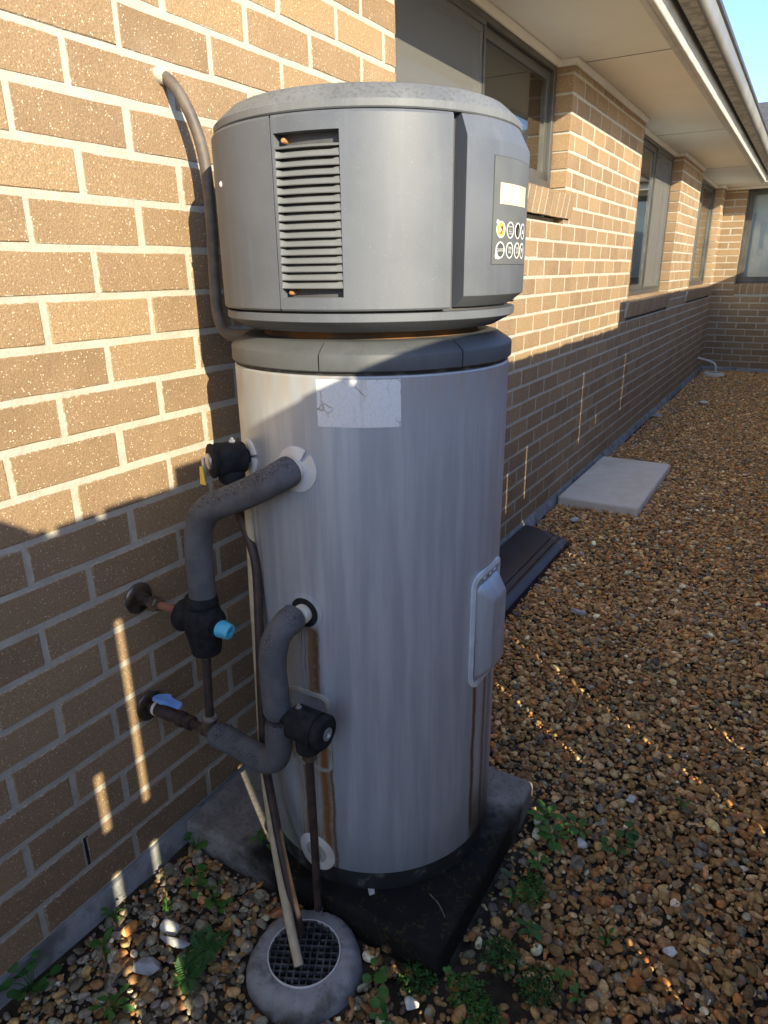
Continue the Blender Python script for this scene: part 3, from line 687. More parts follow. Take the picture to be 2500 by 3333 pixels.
def shell(a0, a1, hole=None):
    m = MB(); th = list(np.linspace(a0, a1, int(abs(a1-a0)/2.2)+2)); zs = [Z0s, Z0s+0.003, Z1s-0.004, Z1s]
    if hole: th = sorted(set([x for x in th if abs(x-hole[0]) > 0.8 and abs(x-hole[1]) > 0.8]+[hole[0], hole[1]])); zs = sorted(zs+[hole[2], hole[3]])
    rr = lambda z: RS-(0.0025 if z in (Z0s, Z1s) else 0)
    n = len(th); vs = [pt(t, rr(z), z) for z in zs for t in th]; fs = []
    for i in range(len(zs)-1):
        for j in range(n-1):
            if hole and zs[i] >= hole[2]-1e-6 and zs[i+1] <= hole[3]+1e-6 and th[j] >= hole[0]-1e-6 and th[j+1] <= hole[1]+1e-6: continue
            fs.append((i*n+j, i*n+j+1, (i+1)*n+j+1, (i+1)*n+j))
    m.add(vs, fs)
    for t in (a0, a1): m.add([pt(t, RS, Z0s+.003), pt(t, RS, Z1s-.004), pt(t, 0.262, Z1s-.004), pt(t, 0.262, Z0s+.003)], [(0,1,2,3)])
    for z in (Z0s, Z1s):
        m.add([pt(t, RS-0.0025, z) for t in th]+[pt(t, 0.262, z) for t in th], [(j, j+1, n+j+1, n+j) for j in range(n-1)])
    return m
LV = (-88.9, -66.9, 1.3490, 1.5890)
shell(-89.75, -31.0, LV).build('front_shell', 'grey_plastic', wh, 30)
shell(31.0, 269.75).build('rear_shell', 'grey_plastic', wh, 30)
# louvre: recess and slats
lv = MB(); dp = 0.020
th = list(np.linspace(LV[0], LV[1], 11)); rows = []
for z in (LV[2], LV[3]): rows += [[pt(t, RS, z) for t in th], [pt(t, RS-dp, z) for t in th]]
n = len(th)
lv.add(rows[0]+rows[1], [(j, j+1, n+j+1, n+j) for j in range(n-1)]); lv.add(rows[2]+rows[3], [(j, j+1, n+j+1, n+j) for j in range(n-1)])
for t in (0, n-1): lv.add([rows[0][t], rows[2][t], rows[3][t], rows[1][t]], [(0,1,2,3)])
lv.add(rows[1]+rows[3], [(j, j+1, n+j+1, n+j) for j in range(n-1)], 1)  # recess back coloured dark to give shade between the slats
grille = lv.build('louvre_grille', ['grey_plastic', 'dark_plastic'], wh, 30)
NS = 16
for i in range(NS):
    z = 1.5600-i*0.01275; m = MB()
    def sec(t, k):
        a = [(RS-0.0010, z-0.0048), (RS-0.0018, z-0.0062), (RS-0.012*k-0.002, z+0.0022), (RS-0.012*k, z+0.0042)]
        return [pt(t, r_, zz) for r_, zz in a]
    m.loft([sec(LV[0]+0.12, 0.25)]+[sec(t, 0.9) for t in np.linspace(LV[0]+1.6, LV[1]-3.2, 7)]+[sec(LV[1]-0.10, 0.22)])
    m.build('slat', 'sunlit_plastic', grille, 30)
for z in (1.5625+0.008, ):
    m = MB(); m.loft([[pt(t, RS-0.001, z), pt(t, RS-0.002, z-0.003), pt(t, RS-dp, z-0.003), pt(t, RS-dp, z)] for t in th[:]]); m.build('slat', 'sunlit_plastic', grille, 30)
for z in (1.580, 1.3565):
    p = pt(-86.6, RS-0.012, z); d = pt(-86.6, 1, 0)-pt(-86.6, 0, 0); m = MB(); m.turned(p, d, [(0.0001, -0.01), (0.0042, -0.01), (0.0042, 0.002), (0.003, 0.004), (0.0002, 0.0045)], 16); m.build('screw', 'rusty_screw', grille)
# console block
arc = [(0.297, t) for t in np.linspace(-19.4, 19.4, 15)]
plan = [(0.258, -27.0), (0.2935, -26.8)]+arc+[(0.2935, 26.8), (0.258, 27.0)]
def cring(z, k, kin=1.0): return [pt(t, (r_-0.258)*k+0.258 if r_ > 0.26 else 0.258, z) for r_, t in plan]
def cring2(z, k): return [pt(t*(1 if k > 0.5 else 1), 0.258+(r_-0.258)*k, z) for r_, t in plan]
m = MB(); m.loft([cring2(1.3295, 0.35), cring2(1.3315, 0.45), cring2(1.3475, 0.985), cring2(1.350, 1.0), cring2(1.582, 1.0), cring2(1.585, 0.985), cring2(1.6165, 0.55), cring2(1.619, 0.40)])
console = m.build('console', 'grey_plastic', wh, 22)
def patch(th0, th1, z0, z1, r_, n=12, thick=0.0009):
    m = MB(); T = np.linspace(th0, th1, n)
    m.loft([[pt(t, r_, z0), pt(t, r_, z1), pt(t, r_-thick, z1), pt(t, r_-thick, z0)] for t in T]); return m
patch(-15.3, 15.3, 1.3972, 1.5600, 0.2978, 18).build('control_panel', 'panel_film', console, 30)
patch(-15.6, 15.6, 1.3960, 1.5612, 0.29735, 18, 0.0006).build('panel_edge', 'dark_plastic', console, 30)
patch(-12.0, 8.6, 1.4905, 1.5222, 0.2983, 14).build('display', 'display_film', console, 30)
def disc(th, z, r_, rad, inner=0.0, seg=28, thick=0.0006, sx=1.0):
    m = MB()
    P = lambda rr, a, q: pt(th+math.degrees(rr*cos(a)*sx/0.298), q, z+rr*sin(a))
    A = [2*pi*i/seg for i in range(seg)]
    if inner: m.loft([[P(inner, a, r_), P(rad, a, r_), P(rad, a, r_-thick), P(inner, a, r_-thick)] for a in A+[A[0]]], True, False)
    else: m.add([P(rad, a, r_) for a in A]+[pt(th, r_, z)], [(i, (i+1) % seg, seg) for i in range(seg)])
    return m
def lettering(s, th, z, size, r_):
    cu = bpy.data.curves.new('t', 'FONT'); cu.body = s; cu.size = size; cu.align_x = 'CENTER'; cu.align_y = 'CENTER'; cu.space_line = 0.85
    o = bpy.data.objects.new('t', cu); COL.objects.link(o)
    dg = bpy.context.evaluated_depsgraph_get(); me = bpy.data.meshes.new_from_object(o.evaluated_get(dg)); bpy.data.objects.remove(o)
    for v in me.vertices: v.co = pt(th+math.degrees(v.co.x/0.298), r_, z+v.co.y)
    me.materials.clear(); me.materials.append(MAT['white_print'])
    q = bpy.data.objects.new('lettering', me); COL.objects.link(q); attach(q, console); return q
cols = (-10.9, -4.7, 1.6, 7.4); zr = (1.4513, 1.4193)
words = {(0, 1): 'CLOCK', (1, 1): 'TIME\nON', (2, 1): 'TIME\nOFF', (1, 0): 'CANCEL\n----------\nPress to\nbe reset'}
for ci, t in enumerate(cols):
    for ri, z in enumerate(zr):
        b = disc(t, z, 0.2982, 0.0112)
        hole = (ci, ri) in ((0, 0), (2, 0))
        b.build('button', 'amber' if (ci, ri) == (0, 0) else 'dark_void' if (ci, ri) == (2, 0) else 'button_film', console, 0)
        disc(t, z, 0.2984, 0.0132, 0.0112).build('button_ring', 'white_print', console, 30)
        if (ci, ri) in words: lettering(words[ci, ri], t, z, 0.0068 if ri else 0.0042, 0.29845)
# worn film: torn first button, broken third one, bare patch beside CLOCK
m = MB(); m.add([pt(cols[0]+math.degrees(x/0.298), 0.29845, zr[0]+y) for x, y in [(-0.003, 0.004), (0.0005, 0.0035), (0.002, 0.007), (0.0055, 0.004), (0.0045, -0.002), (0.0015, -0.0055), (0.0005, -0.008), (-0.003, -0.005), (0.0, -0.0045), (0.0015, -0.001), (0.0005, 0.0015), (-0.003, 0.003)]], [tuple(range(12))]); m.build('torn_film', 'dark_void', console, 0)
disc(cols[0]-0.5, zr[0]-0.0005, 0.2986, 0.0036).build('lamp_lens', 'display_film', console, 0)
disc(cols[0]-1.9, zr[0]+0.0115, 0.29842, 0.0034, 0.0015).build('button_mark', 'white_print', console, 0)
disc(cols[2]+0.4, zr[0]-0.002, 0.29848, 0.006, sx=0.5).build('torn_film', 'panel_film', console, 0)
m = MB(); m.add([pt(cols[0]+math.degrees(x/0.298), 0.29830, zr[1]+y) for x, y in [(-0.0105, 0.001), (-0.0145, -0.006), (-0.0155, -0.010), (-0.0135, -0.0135), (-0.004, -0.0145), (0.001, -0.0115), (-0.0075, -0.0085)]], [tuple(range(7))]); m.build('bare_patch', 'white_print', console, 0)
for ri, s in ((0, 1), (1, -1)):
    m = MB(); m.add([pt(cols[3]+math.degrees(x/0.298), 0.29845, zr[ri]+y*s) for x, y in [(-0.005, -0.004), (0.005, -0.004), (0, 0.005)]], [(0, 1, 2)]); m.build('arrow_mark', 'white_print', console, 0)
# small rivet on the rear shell
m = MB(); m.turned(pt(-121, RS, 1.532), pt(-121, 1, 0)-pt(-121, 0, 0), [(0.005, -0.002), (0.005, 0.001), (0.002, 0.003)], 12); m.build('rivet', 'white_plastic', wh)
# cracked label on the tank
patch(-78.4, -48.2, 1.1350, 1.2165, 0.2776, 24, 0.0008).build('label_plate', 'cracked_label', wh, 30)
# access cover on the right flank: gasket frame, raised box, sticker, screws
def rrect(th_c, hw, z0, z1, rc, r_, n=6):           # rounded rectangle on the tank skin: list of points
    out = []; w = hw
    for cx, cz, a0 in ((w-rc, z1-rc, 0), (-(w-rc), z1-rc, 90), (-(w-rc), z0+rc, 180), (w-rc, z0+rc, 270)):
        for i in range(n+1):
            a = R(a0+90*i/n); x = cx+rc*cos(a); z = cz+rc*sin(a); out.append((x, z))
    return [pt(th_c+math.degrees(x/0.277), r_, z) for x, z in out]
def frame_part(name, th_c, hw, z0, z1, rc, wid, mat, par):
    m = MB(); A = rrect(th_c, hw, z0, z1, rc, 0.2775); B = rrect(th_c, hw, z0, z1, rc, 0.2815); C_ = rrect(th_c, hw-wid, z0+wid, z1-wid, max(rc-wid, .004), 0.2825); D = rrect(th_c, hw-wid, z0+wid, z1-wid, max(rc-wid, .004), 0.2775)
    N = len(A); m.loft([A, B, C_, D], True, False); return m.build(name, mat, par, 40)
acc = MB(); acc.loft([rrect(0, 0.066, 0.557, 0.808, 0.022, 0.2772), rrect(0, 0.066, 0.557, 0.808, 0.022, 0.2790)]); 
cover = acc.build('access_cover', 'tank_steel', wh, 30)
frame_part('gasket', 0, 0.0735, 0.5500, 0.8150, 0.030, 0.0105, 'gasket', cover)
def box_ring(hw, z0, z1, rc, xo, flat):
    out = []
    for cx, cz, a0 in ((hw-rc, z1-rc, 0), (-(hw-rc), z1-rc, 90), (-(hw-rc), z0+rc, 180), (hw-rc, z0+rc, 270)):
        for i in range(6):
            a = R(a0+90*i/5); y = cx+rc*cos(a); z = cz+rc*sin(a)
            x = xo if flat else math.sqrt(0.2785**2-y*y)
            out.append((HX+x, HY+y, z))
    return out
m = MB(); m.loft([box_ring(0.054, 0.566, 0.786, 0.016, 0, False), box_ring(0.051, 0.569, 0.783, 0.016, 0.2810, True), box_ring(0.036, 0.590, 0.757, 0.012, 0.302, True), box_ring(0.033, 0.593, 0.754, 0.010, 0.3032, True)]); m.build('cover_box', 'tank_steel', cover, 30)
m = MB(); m.add([(HX+0.3038, HY+y, z) for y, z in ((-0.031, 0.672), (0.012, 0.672), (0.012, 0.748), (-0.031, 0.748))], [(0, 1, 2, 3)]); m.build('sticker', 'sticker', cover, 0)
for y, z in ((-0.030, 0.796), (-0.006, 0.797), (0.020, 0.797), (-0.060, 0.665), (0.06, 0.665)):
    x = math.sqrt(0.279**2-y*y); m = MB(); m.turned((HX+x, HY+y, z), (x, y, 0), [(0.0055, -0.003), (0.0055, 0.0015), (0.004, 0.0035), (0.0005, 0.004)], 14); m.build('screw', 'steel_screw', cover)
# lower element cover behind the pipework
lc = MB(); lc.loft([rrect(-89, 0.046, 0.40, 0.578, 0.018, 0.2772), rrect(-89, 0.046, 0.40, 0.578, 0.018, 0.2790)]); low = lc.build('element_cover', 'tank_steel', wh, 30)
frame_part('gasket', -89, 0.052, 0.394, 0.584, 0.022, 0.008, 'old_gasket', low)
# washers and fittings on the skin
def washer(th_c, zc, rad, inner, gap=None, mat='white_plastic', name='washer', thick=0.0035):
    m = MB(); A = [2*pi*i/40 for i in range(41)]
    if gap: A = [R(gap+7+(360-14)*i/40) for i in range(41)]
    P = lambda rr, a, q: pt(th_c+math.degrees(rr*cos(a)/0.277), q, zc+rr*sin(a))
    m.loft([[P(inner, a, 0.2778), P(inner, a, 0.2778+thick), P(rad, a, 0.2778+thick*0.5), P(rad, a, 0.2776)] for a in A], True, bool(gap)); return m.build(name, mat, wh, 40)
washer(-88.4, 1.0525, 0.0425, 0.016, 52); washer(-118.8, 1.0515, 0.036, 0.016, 10); washer(-89.2, 0.161, 0.047, 0.027, None)
washer(-88.4, 0.7635, 0.040, 0.031, None, 'tank_steel', 'port_rim', 0.002); washer(-88.4, 0.7635, 0.031, 0.010, None, 'black_foam', 'grommet')
for z in (1.0525, 0.7635):
    m = MB(); m.turned(pt(-88.4, 0.274, z), pt(-88.4, 1, 0)-pt(-88.4, 0, 0), [(0.0195, 0), (0.0195, 0.005), (0.0185, 0.006), (0.0195, 0.012), (0.0185, 0.013), (0.0195, 0.019), (0.0185, 0.020), (0.0193, 0.026), (0.012, 0.026)]); m.build('nipple', 'nipple_tape', wh, 30)
m = MB(); m.turned(pt(-89.2, 0.268, 0.161), (0, -1, 0), [(0.027, 0), (0.027, 0.0105), (0.013, 0.0105), (0.013, 0.019), (0.011, 0.021), (0.001, 0.021)]); m.build('drain_plug', 'old_gasket', wh, 30)

# ------------------------------------------------------------------ hot water outlet line
hot = thing('hot_water_pipe', (0.0, -0.013, 0.712), 'dark foam-lagged pipe from the upper tank port down to the valve with cyan cap', 'pipe')
HP = [(0.420, 0.026, 1.0525), (0.418, 0.012, 1.0495), (0.406, 0.000, 1.041), (0.385, -0.006, 1.029), (0.345, -0.006, 1.008), (0.295, -0.013, 0.985), (0.256, -0.016, 0.966), (0.232, -0.016, 0.944), (0.218, -0.015, 0.915), (0.210, -0.014, 0.880), (0.205, -0.011, 0.835), (0.199, -0.008, 0.755)]
m = MB(); m.tube(HP, 0.0278, 28, 8, rfun=lambda s: 1.0+0.015*sin(s*23)+0.01*sin(s*51)); m.build('pipe_lagging', 'pipe_foam', hot, 60)
vx, vy, vz = 0.196, -0.010, 0.700
m = MB(); m.turned((vx, vy, 0.630), (0, 0, 1), [(0.020, 0), (0.031, 0.004), (0.033, 0.02), (0.036, 0.040), (0.040, 0.060), (0.041, 0.085), (0.036, 0.105), (0.033, 0.112), (0.035, 0.116), (0.035, 0.124), (0.033, 0.127), (0.033, 0.133), (0.03, 0.136)])
m.turned((vx-0.062, vy, 0.706), (1, 0, 0), [(0.010, 0), (0.034, 0.002), (0.036, 0.010), (0.030, 0.020), (0.028, 0.05)])
m.turned((vx, vy, 0.706), (1, -0.15, 0), [(0.034, 0), (0.036, 0.028), (0.030, 0.036), (0.022, 0.044)])
m.build('valve_jacket', 'black_foam', hot, 40)
cdv = Vector((0.93, 0.10, -0.13)).normalized(); co = Vector((vx, vy, 0.703))+cdv*0.028
m = MB(); m.turned(co, cdv, [(0.0195, 0), (0.0215, 0.003), (0.0215, 0.006), (0.0195, 0.010), (0.0165, 0.036), (0.0150, 0.040), (0.0085, 0.0405), (0.0080, 0.030), (0.001, 0.030)], 30); cap = m.build('valve_cap', 'cyan_cap', hot, 40)
m = MB(); m.turned(co+cdv*0.0302, cdv, [(0.007, 0), (0.007, 0.001)], 6); m.build('hex_socket', 'dark_void', cap, 0)
m = MB(); m.turned((0.001, -0.013, 0.712), (1, 0, 0), [(0.010, 0), (0.035, 0.0), (0.036, 0.003), (0.033, 0.007), (0.020, 0.011), (0.014, 0.013), (0.013, 0.030)]); m.build('wall_flange', 'dark_chrome', hot, 40)
m = MB(); m.cyl((0.012, -0.013, 0.712), (0.050, -0.013, 0.712), 0.0115, seg=18); m.build('wall_socket', 'old_copper', hot, 40)
m = MB(); m.turned((0.045, -0.013, 0.711), (1, 0.0, -0.02), [(0.010, 0), (0.0165, 0.001), (0.0165, 0.017), (0.0145, 0.019), (0.0145, 0.025), (0.009, 0.026)], 6); m.build('nut', 'brass', hot, 0)
m = MB(); m.cyl((0.06, -0.013, 0.711), (0.150, -0.010, 0.707), 0.0088, seg=18); m.build('copper_pipe', 'copper', hot, 40)
m = MB(); m.tube([(0.196, -0.012, 0.64), (0.196, -0.018, 0.56), (0.197, -0.024, 0.475)], 0.0095, 16, 5); m.build('copper_pipe', 'old_copper', hot, 40)

# ------------------------------------------------------------------ cold water inlet line
cold = thing('cold_water_pipe', (0.0, -0.026, 0.440), 'foam-lagged pipe from the wall tap with blue lever round to the lower tank port', 'pipe')
cy, cz = -0.026, 0.440
m = MB(); m.turned((0.001, cy, cz), (1, 0, 0), [(0.010, 0), (0.036, 0.0), (0.037, 0.003), (0.034, 0.007), (0.020, 0.011), (0.016, 0.013), (0.015, 0.022)]); m.build('wall_flange', 'dark_chrome', cold, 40)
m = MB(); m.turned((0.015, cy, cz), (1, 0, 0), [(0.013, 0), (0.015, 0.004), (0.0165, 0.02), (0.0165, 0.062), (0.014, 0.066), (0.014, 0.085), (0.0175, 0.086), (0.0175, 0.100), (0.0125, 0.103), (0.0125, 0.112), (0.0165, 0.113), (0.0165, 0.126), (0.010, 0.128), (0.0095, 0.17)]); 
m.turned((0.058, cy, cz+0.012), (0, 0, 1), [(0.008, 0), (0.008, 0.022)], 14); m.build('tap_body', 'old_copper', cold, 40)
m = MB(); m.turned((0.024, cy, cz), (1, 0, 0), [(0.0168, 0), (0.0172, 0.001), (0.0172, 0.007), (0.0168, 0.008)]); m.build('tape_band', 'white_plastic', cold, 40)
hd = [(-0.022, -0.013), (-0.026, -0.006), (-0.022, 0.006), (-0.012, 0.012), (-0.002, 0.017), (0.007, 0.019), (0.011, 0.013), (0.024, 0.010), (0.045, 0.009), (0.050, 0.004), (0.050, -0.005), (0.045, -0.009), (0.024, -0.010), (0.010, -0.013), (0.002, -0.016), (-0.010, -0.013)]
m = MB(); q = 0.10; m.loft([[(0.056+a*cos(q)-b*sin(q), cy+a*sin(q)+b*cos(q), cz+0.030+zz-0.10*abs(a)*(1 if a > 0.01 else 0)) for a, b in hd] for zz in (0.0, 0.009)]); m.build('tap_handle', 'blue_tap', cold, 0, 0.002)
m = MB(); m.turned((0.170, cy, cz), (1, 0, 0), [(0.0125, 0), (0.015, 0.002), (0.015, 0.012), (0.012, 0.014), (0.012, 0.038), (0.015, 0.040), (0.015, 0.05)]); m.turned((0.197, cy, cz), (0, 0, 1), [(0.012, 0), (0.012, 0.018), (0.0155, 0.019), (0.0155, 0.032), (0.010, 0.034)]); m.build('tee_fitting', 'brass', cold, 40)
m = MB(); m.turned((0.197, cy+0.002, cz+0.032), (0, 0, 1), [(0.011, 0), (0.0150, 0.001), (0.0150, 0.008), (0.011, 0.009)]); m.build('nut', 'steel_screw', cold, 40)
CP = [(0.208, cy, 0.438), (0.235, cy, 0.440), (0.28, cy-0.001, 0.437), (0.325, cy-0.004, 0.434), (0.358, cy-0.006, 0.436), (0.384, cy-0.007, 0.450), (0.397, cy-0.007, 0.480), (0.400, cy-0.007, 0.53), (0.398, cy-0.006, 0.60), (0.396, cy-0.005, 0.66), (0.398, cy-0.004, 0.70), (0.404, cy+0.002, 0.732), (0.411, cy+0.016, 0.750), (0.417, cy+0.034, 0.760), (0.418, cy+0.046, 0.763)]
for part_ in (CP[:7]+[(0.399, cy-0.007, 0.515), (0.400, cy-0.007, 0.548)], [(0.4005, cy-0.0065, 0.560)]+CP[8:]):
    m = MB(); m.tube(part_, 0.0272, 26, 8, rfun=lambda s: (1.0+0.02*sin(s*17)+0.012*sin(s*41))*(1-0.16*max(0, 1-s/0.05)-0.12*max(0, (s-0.95)/0.05))); m.build('pipe_lagging', 'pipe_foam', cold, 60)
m = MB(); m.cyl((0.400, cy-0.007, 0.54), (0.400, cy-0.007, 0.57), 0.012, seg=18); m.build('tee_fitting', 'old_copper', cold, 40)

# ------------------------------------------------------------------ relief valves, drains
exp = thing('expansion_valve', (0.475, -0.030, 0.545), 'short black jacketed valve on the lower pipe with a thin copper drain below', 'valve')
m = MB(); m.turned((0.415, -0.034, 0.566), (1, 0.02, -0.05), [(0.013, 0), (0.0145, 0.001), (0.0165, 0.024), (0.031, 0.0245), (0.0345, 0.028), (0.0350, 0.078), (0.0350, 0.083), (0.0318, 0.084), (0.0318, 0.089), (0.0355, 0.090), (0.0355, 0.100), (0.032, 0.104), (0.012, 0.104)])
m.turned((0.474, -0.033, 0.556), (0, 0.0, -1), [(0.024, 0), (0.0255, 0.030), (0.0245, 0.046), (0.018, 0.052)]); m.build('valve_jacket', 'black_foam', exp, 40)
m = MB(); m.turned((0.516, -0.032, 0.5612), (1, 0.02, -0.05), [(0.013, 0), (0.013, 0.006), (0.009, 0.0065), (0.009, 0.003), (0.001, 0.003)]); m.turned((0.517, -0.036, 0.556), (0.2, -0.1, 1), [(0.003, -0.004), (0.004, 0.008), (0.002, 0.014)]); m.build('release_lever', 'steel_screw', exp, 40)
m = MB(); m.turned((0.455, -0.033, 0.597), (0, 0, 1), [(0.006, 0), (0.006, 0.004), (0.003, 0.005), (0.003, 0.009)]); m.build('screw', 'steel_screw', exp, 40)
m = MB(); m.turned((0.474, -0.033, 0.505), (0, 0, -1), [(0.012, 0), (0.015, 0.002), (0.015, 0.018), (0.012, 0.020)], 6); m.build('nut', 'brass', exp, 0)
m = MB(); m.tube([(0.474, -0.033, 0.495), (0.4745, -0.033, 0.30), (0.475, -0.034, 0.092)], 0.0085, 16, 4); m.build('drain_pipe', 'old_copper', exp, 40)
m = MB(); m.cyl((0.475, -0.034, 0.094), (0.475, -0.034, 0.082), 0.0092, seg=16); m.build('pipe_end', 'steel_screw', exp, 40)

rel = thing('relief_valve', (0.27, 0.05, 1.05), 'black jacketed relief valve with yellow tagged lever beside the upper pipe', 'valve')
rd = Vector((cos(R(-119)), sin(R(-119)), 0)); r0 = Vector((HX, HY, 1.052))+rd*0.280
m = MB(); m.turned(r0, rd, [(0.013, 0), (0.014, 0.006), (0.028, 0.008), (0.031, 0.012), (0.033, 0.055), (0.0335, 0.062), (0.031, 0.064), (0.031, 0.067), (0.0335, 0.070), (0.033, 0.074), (0.026, 0.076), (0.012, 0.076)])
m.turned(r0+rd*0.036+Vector((0, 0, -0.022)), (0, 0, -1), [(0.026, 0), (0.026, 0.018), (0.02, 0.026), (0.012, 0.030)]); m.build('valve_jacket', 'black_foam', rel, 40)
le = r0+rd*0.078; sd_ = Vector((-rd.y, rd.x, 0))
m = MB(); m.turned(le-rd*0.004, rd, [(0.016, 0), (0.016, 0.006), (0.002, 0.007)], 18); m.obox(le+rd*0.010+Vector((0, 0, -0.012)), sd_*0.006, rd*0.0025, Vector((0, 0, 0.022))); m.build('release_lever', 'steel_screw', rel, 40, 0.001)
m = MB(); tp = le+rd*0.010
m.loft([[tp+sd_*a+rd*b+Vector((0, 0, z)) for a, z in ((-0.012, -0.010), (0.006, -0.006), (0.017, -0.040), (-0.020, -0.047))] for b in (0.004, 0.0055)]); m.build('tag', 'yellow_tag', rel, 0)
m = MB(); m.turned(r0+rd*0.030+Vector((0, 0, 0.033)), (0, 0, 1), [(0.006, -0.004), (0.006, 0.002), (0.003, 0.003), (0.003, 0.007)], 12); m.build('screw', 'white_plastic', rel, 40)

m = MB(); m.tube([(0.247, 0.058, 1.00), (0.240, 0.066, 0.965), (0.244, 0.074, 0.92), (0.268, 0.070, 0.872), (0.288, 0.062, 0.815), (0.302, 0.040, 0.68), (0.310, 0.022, 0.545), (0.322, 0.004, 0.395), (0.345, -0.008, 0.29), (0.392, -0.040, 0.19), (0.430, -0.062, 0.115), (0.455, -0.073, 0.055)], 0.0095, 16, 6)
tag(m.build('copper_drain_pipe', 'old_copper', smooth_ang=40), 'dark brown copper drain pipe running down from the relief valve into the pit', 'pipe')
m = MB(); m.tube([(0.262, 0.085, 0.98), (0.268, 0.075, 0.889), (0.275, 0.062, 0.75), (0.281, 0.053, 0.632), (0.291, 0.037, 0.49), (0.302, 0.020, 0.362), (0.340, -0.010, 0.218), (0.403, -0.060, 0.132), (0.45, -0.098, 0.09), (0.497, -0.134, 0.052)], 0.0100, 16, 6)
tag(m.build('plastic_drain_pipe', 'cream_pvc', smooth_ang=40), 'yellowed cream plastic drain tube ending in the pit grate', 'pipe')

m = MB(); m.tube([(-0.012, 0.222, 1.762), (0.010, 0.220, 1.752), (0.032, 0.221, 1.732), (0.052, 0.227, 1.697), (0.066, 0.234, 1.655), (0.075, 0.237, 1.609), (0.082, 0.235, 1.548), (0.086, 0.231, 1.487), (0.090, 0.223, 1.415), (0.097, 0.213, 1.345), (0.106, 0.206, 1.303), (0.122, 0.203, 1.274), (0.150, 0.207, 1.264), (0.20, 0.223, 1.2875-0.018), (0.235, 0.240, 1.285), (0.28, 0.262, 1.289)], 0.0118, 18, 6)
cb = m.build('cable_conduit', 'grey_conduit', smooth_ang=60); tag(cb, 'brown grey conduit curving out of the wall and down behind the heater head', 'conduit')
m = MB(); bm_ = []
for i in range(9):
    a = 2*pi*i/9; bm_.append((0.004+0.002*sin(i*2.3), 0.219+0.021*cos(a)*(1+0.2*sin(i*1.7)), 1.759+0.019*sin(a)*(1+0.2*cos(i*2.9))))
m.loft([[(-0.006, y, z) for x, y, z in bm_], bm_, [(x+0.008, 0.219+(y-0.219)*0.65, 1.757+(z-1.757)*0.65) for x, y, z in bm_]]); m.build('sealant', 'mortar', cb, 60)

# ------------------------------------------------------------------ drain pit
px, py = 0.484, -0.100; PH = 0.044
pit = thing('drain_pit', (px, py, 0), 'round concrete drain collar with white rimmed black grate in front of the slab', 'drain')
MB().lathe([(0.075, -0.06), (0.122, -0.06), (0.123, -0.005), (0.120, 0.012), (0.113, 0.030), (0.103, 0.042), (0.090, PH), (0.0775, PH), (0.0765, PH-0.004), (0.0765, -0.05)], (px, py), 96, caps=False).build('collar', 'pit_concrete', pit, 60)
for v in pit.children[0].data.vertices:
    d = math.hypot(v.co.x-px, v.co.y-py)
    if d > 0.08: v.co.z += 0.0025*math.sin(v.co.x*190)*math.cos(v.co.y*170)+random.uniform(-.0012, .0012); q = 1+0.018*math.sin(math.atan2(v.co.y-py, v.co.x-px)*5+1)+random.uniform(-.006, .006); v.co.x = px+(v.co.x-px)*q; v.co.y = py+(v.co.y-py)*q
MB().lathe([(0.0738, PH-0.006), (0.0738, PH+0.0025), (0.0762, PH+0.0025), (0.0768, PH+0.001), (0.0764, PH-0.006)], (px, py), 64, caps=False).build('rim', 'white_plastic', pit, 40)
m = MB(); m.lathe([(0.0737, PH-0.05), (0.001, PH-0.05)], (px, py), 40, caps=False); m.build('sump', 'dark_void', pit, 0)
m = MB(); st = 0.0142; ang = R(28)
for i in range(-5, 6):
    h = math.sqrt(max(0.0732**2-(i*st)**2, 0))
    if h < 0.01: continue
    for dirn in (0, 1):
        d = Vector((cos(ang), sin(ang), 0)) if dirn == 0 else Vector((-sin(ang), cos(ang), 0)); nn = Vector((-d.y, d.x, 0))
        m.obox(Vector((px, py, PH-0.003-0.0004*dirn))+nn*i*st, d*h, nn*0.0017, (0, 0, 0.005))
m.build('grate', 'grate_black', pit, 0)

# ------------------------------------------------------------------ things lying along the wall
m = MB(); m.box(0.026, 0.508, 3.09, 4.19, -0.03, 0.062)
pv = m.build('concrete_paver', 'paver_concrete', bevel=0.016, segs=3); tag(pv, 'pale rectangular concrete slab with brown stain lying against the wall', 'paver')
prof = [(0.034, 0.0), (0.034, 0.072), (0.042, 0.080), (0.10, 0.078), (0.17, 0.070), (0.207, 0.062), (0.209, 0.056), (0.213, 0.056), (0.216, 0.0605), (0.238, 0.055), (0.240, 0.050), (0.246, 0.050), (0.249, 0.053), (0.262, 0.050), (0.285, 0.032), (0.286, 0.0)]
m = MB(); ysv = [1.10, 1.103, 1.3, 1.7, 2.1, 2.46, 2.475]
def pk(y, i):
    return [(x if y < 2.46 else x*0.99+0.002, y-0.10*(x-0.034)*(1 if y > 2.4 else 0), z*(0.93 if i == len(ysv)-1 else 1)) for x, z in prof]
m.loft([pk(y, i) for i, y in enumerate(ysv)])
pn = m.build('plastic_cover', 'panel_dark', smooth_ang=30); tag(pn, 'long dark plastic cover panel lying on gravel behind the tank', 'panel')
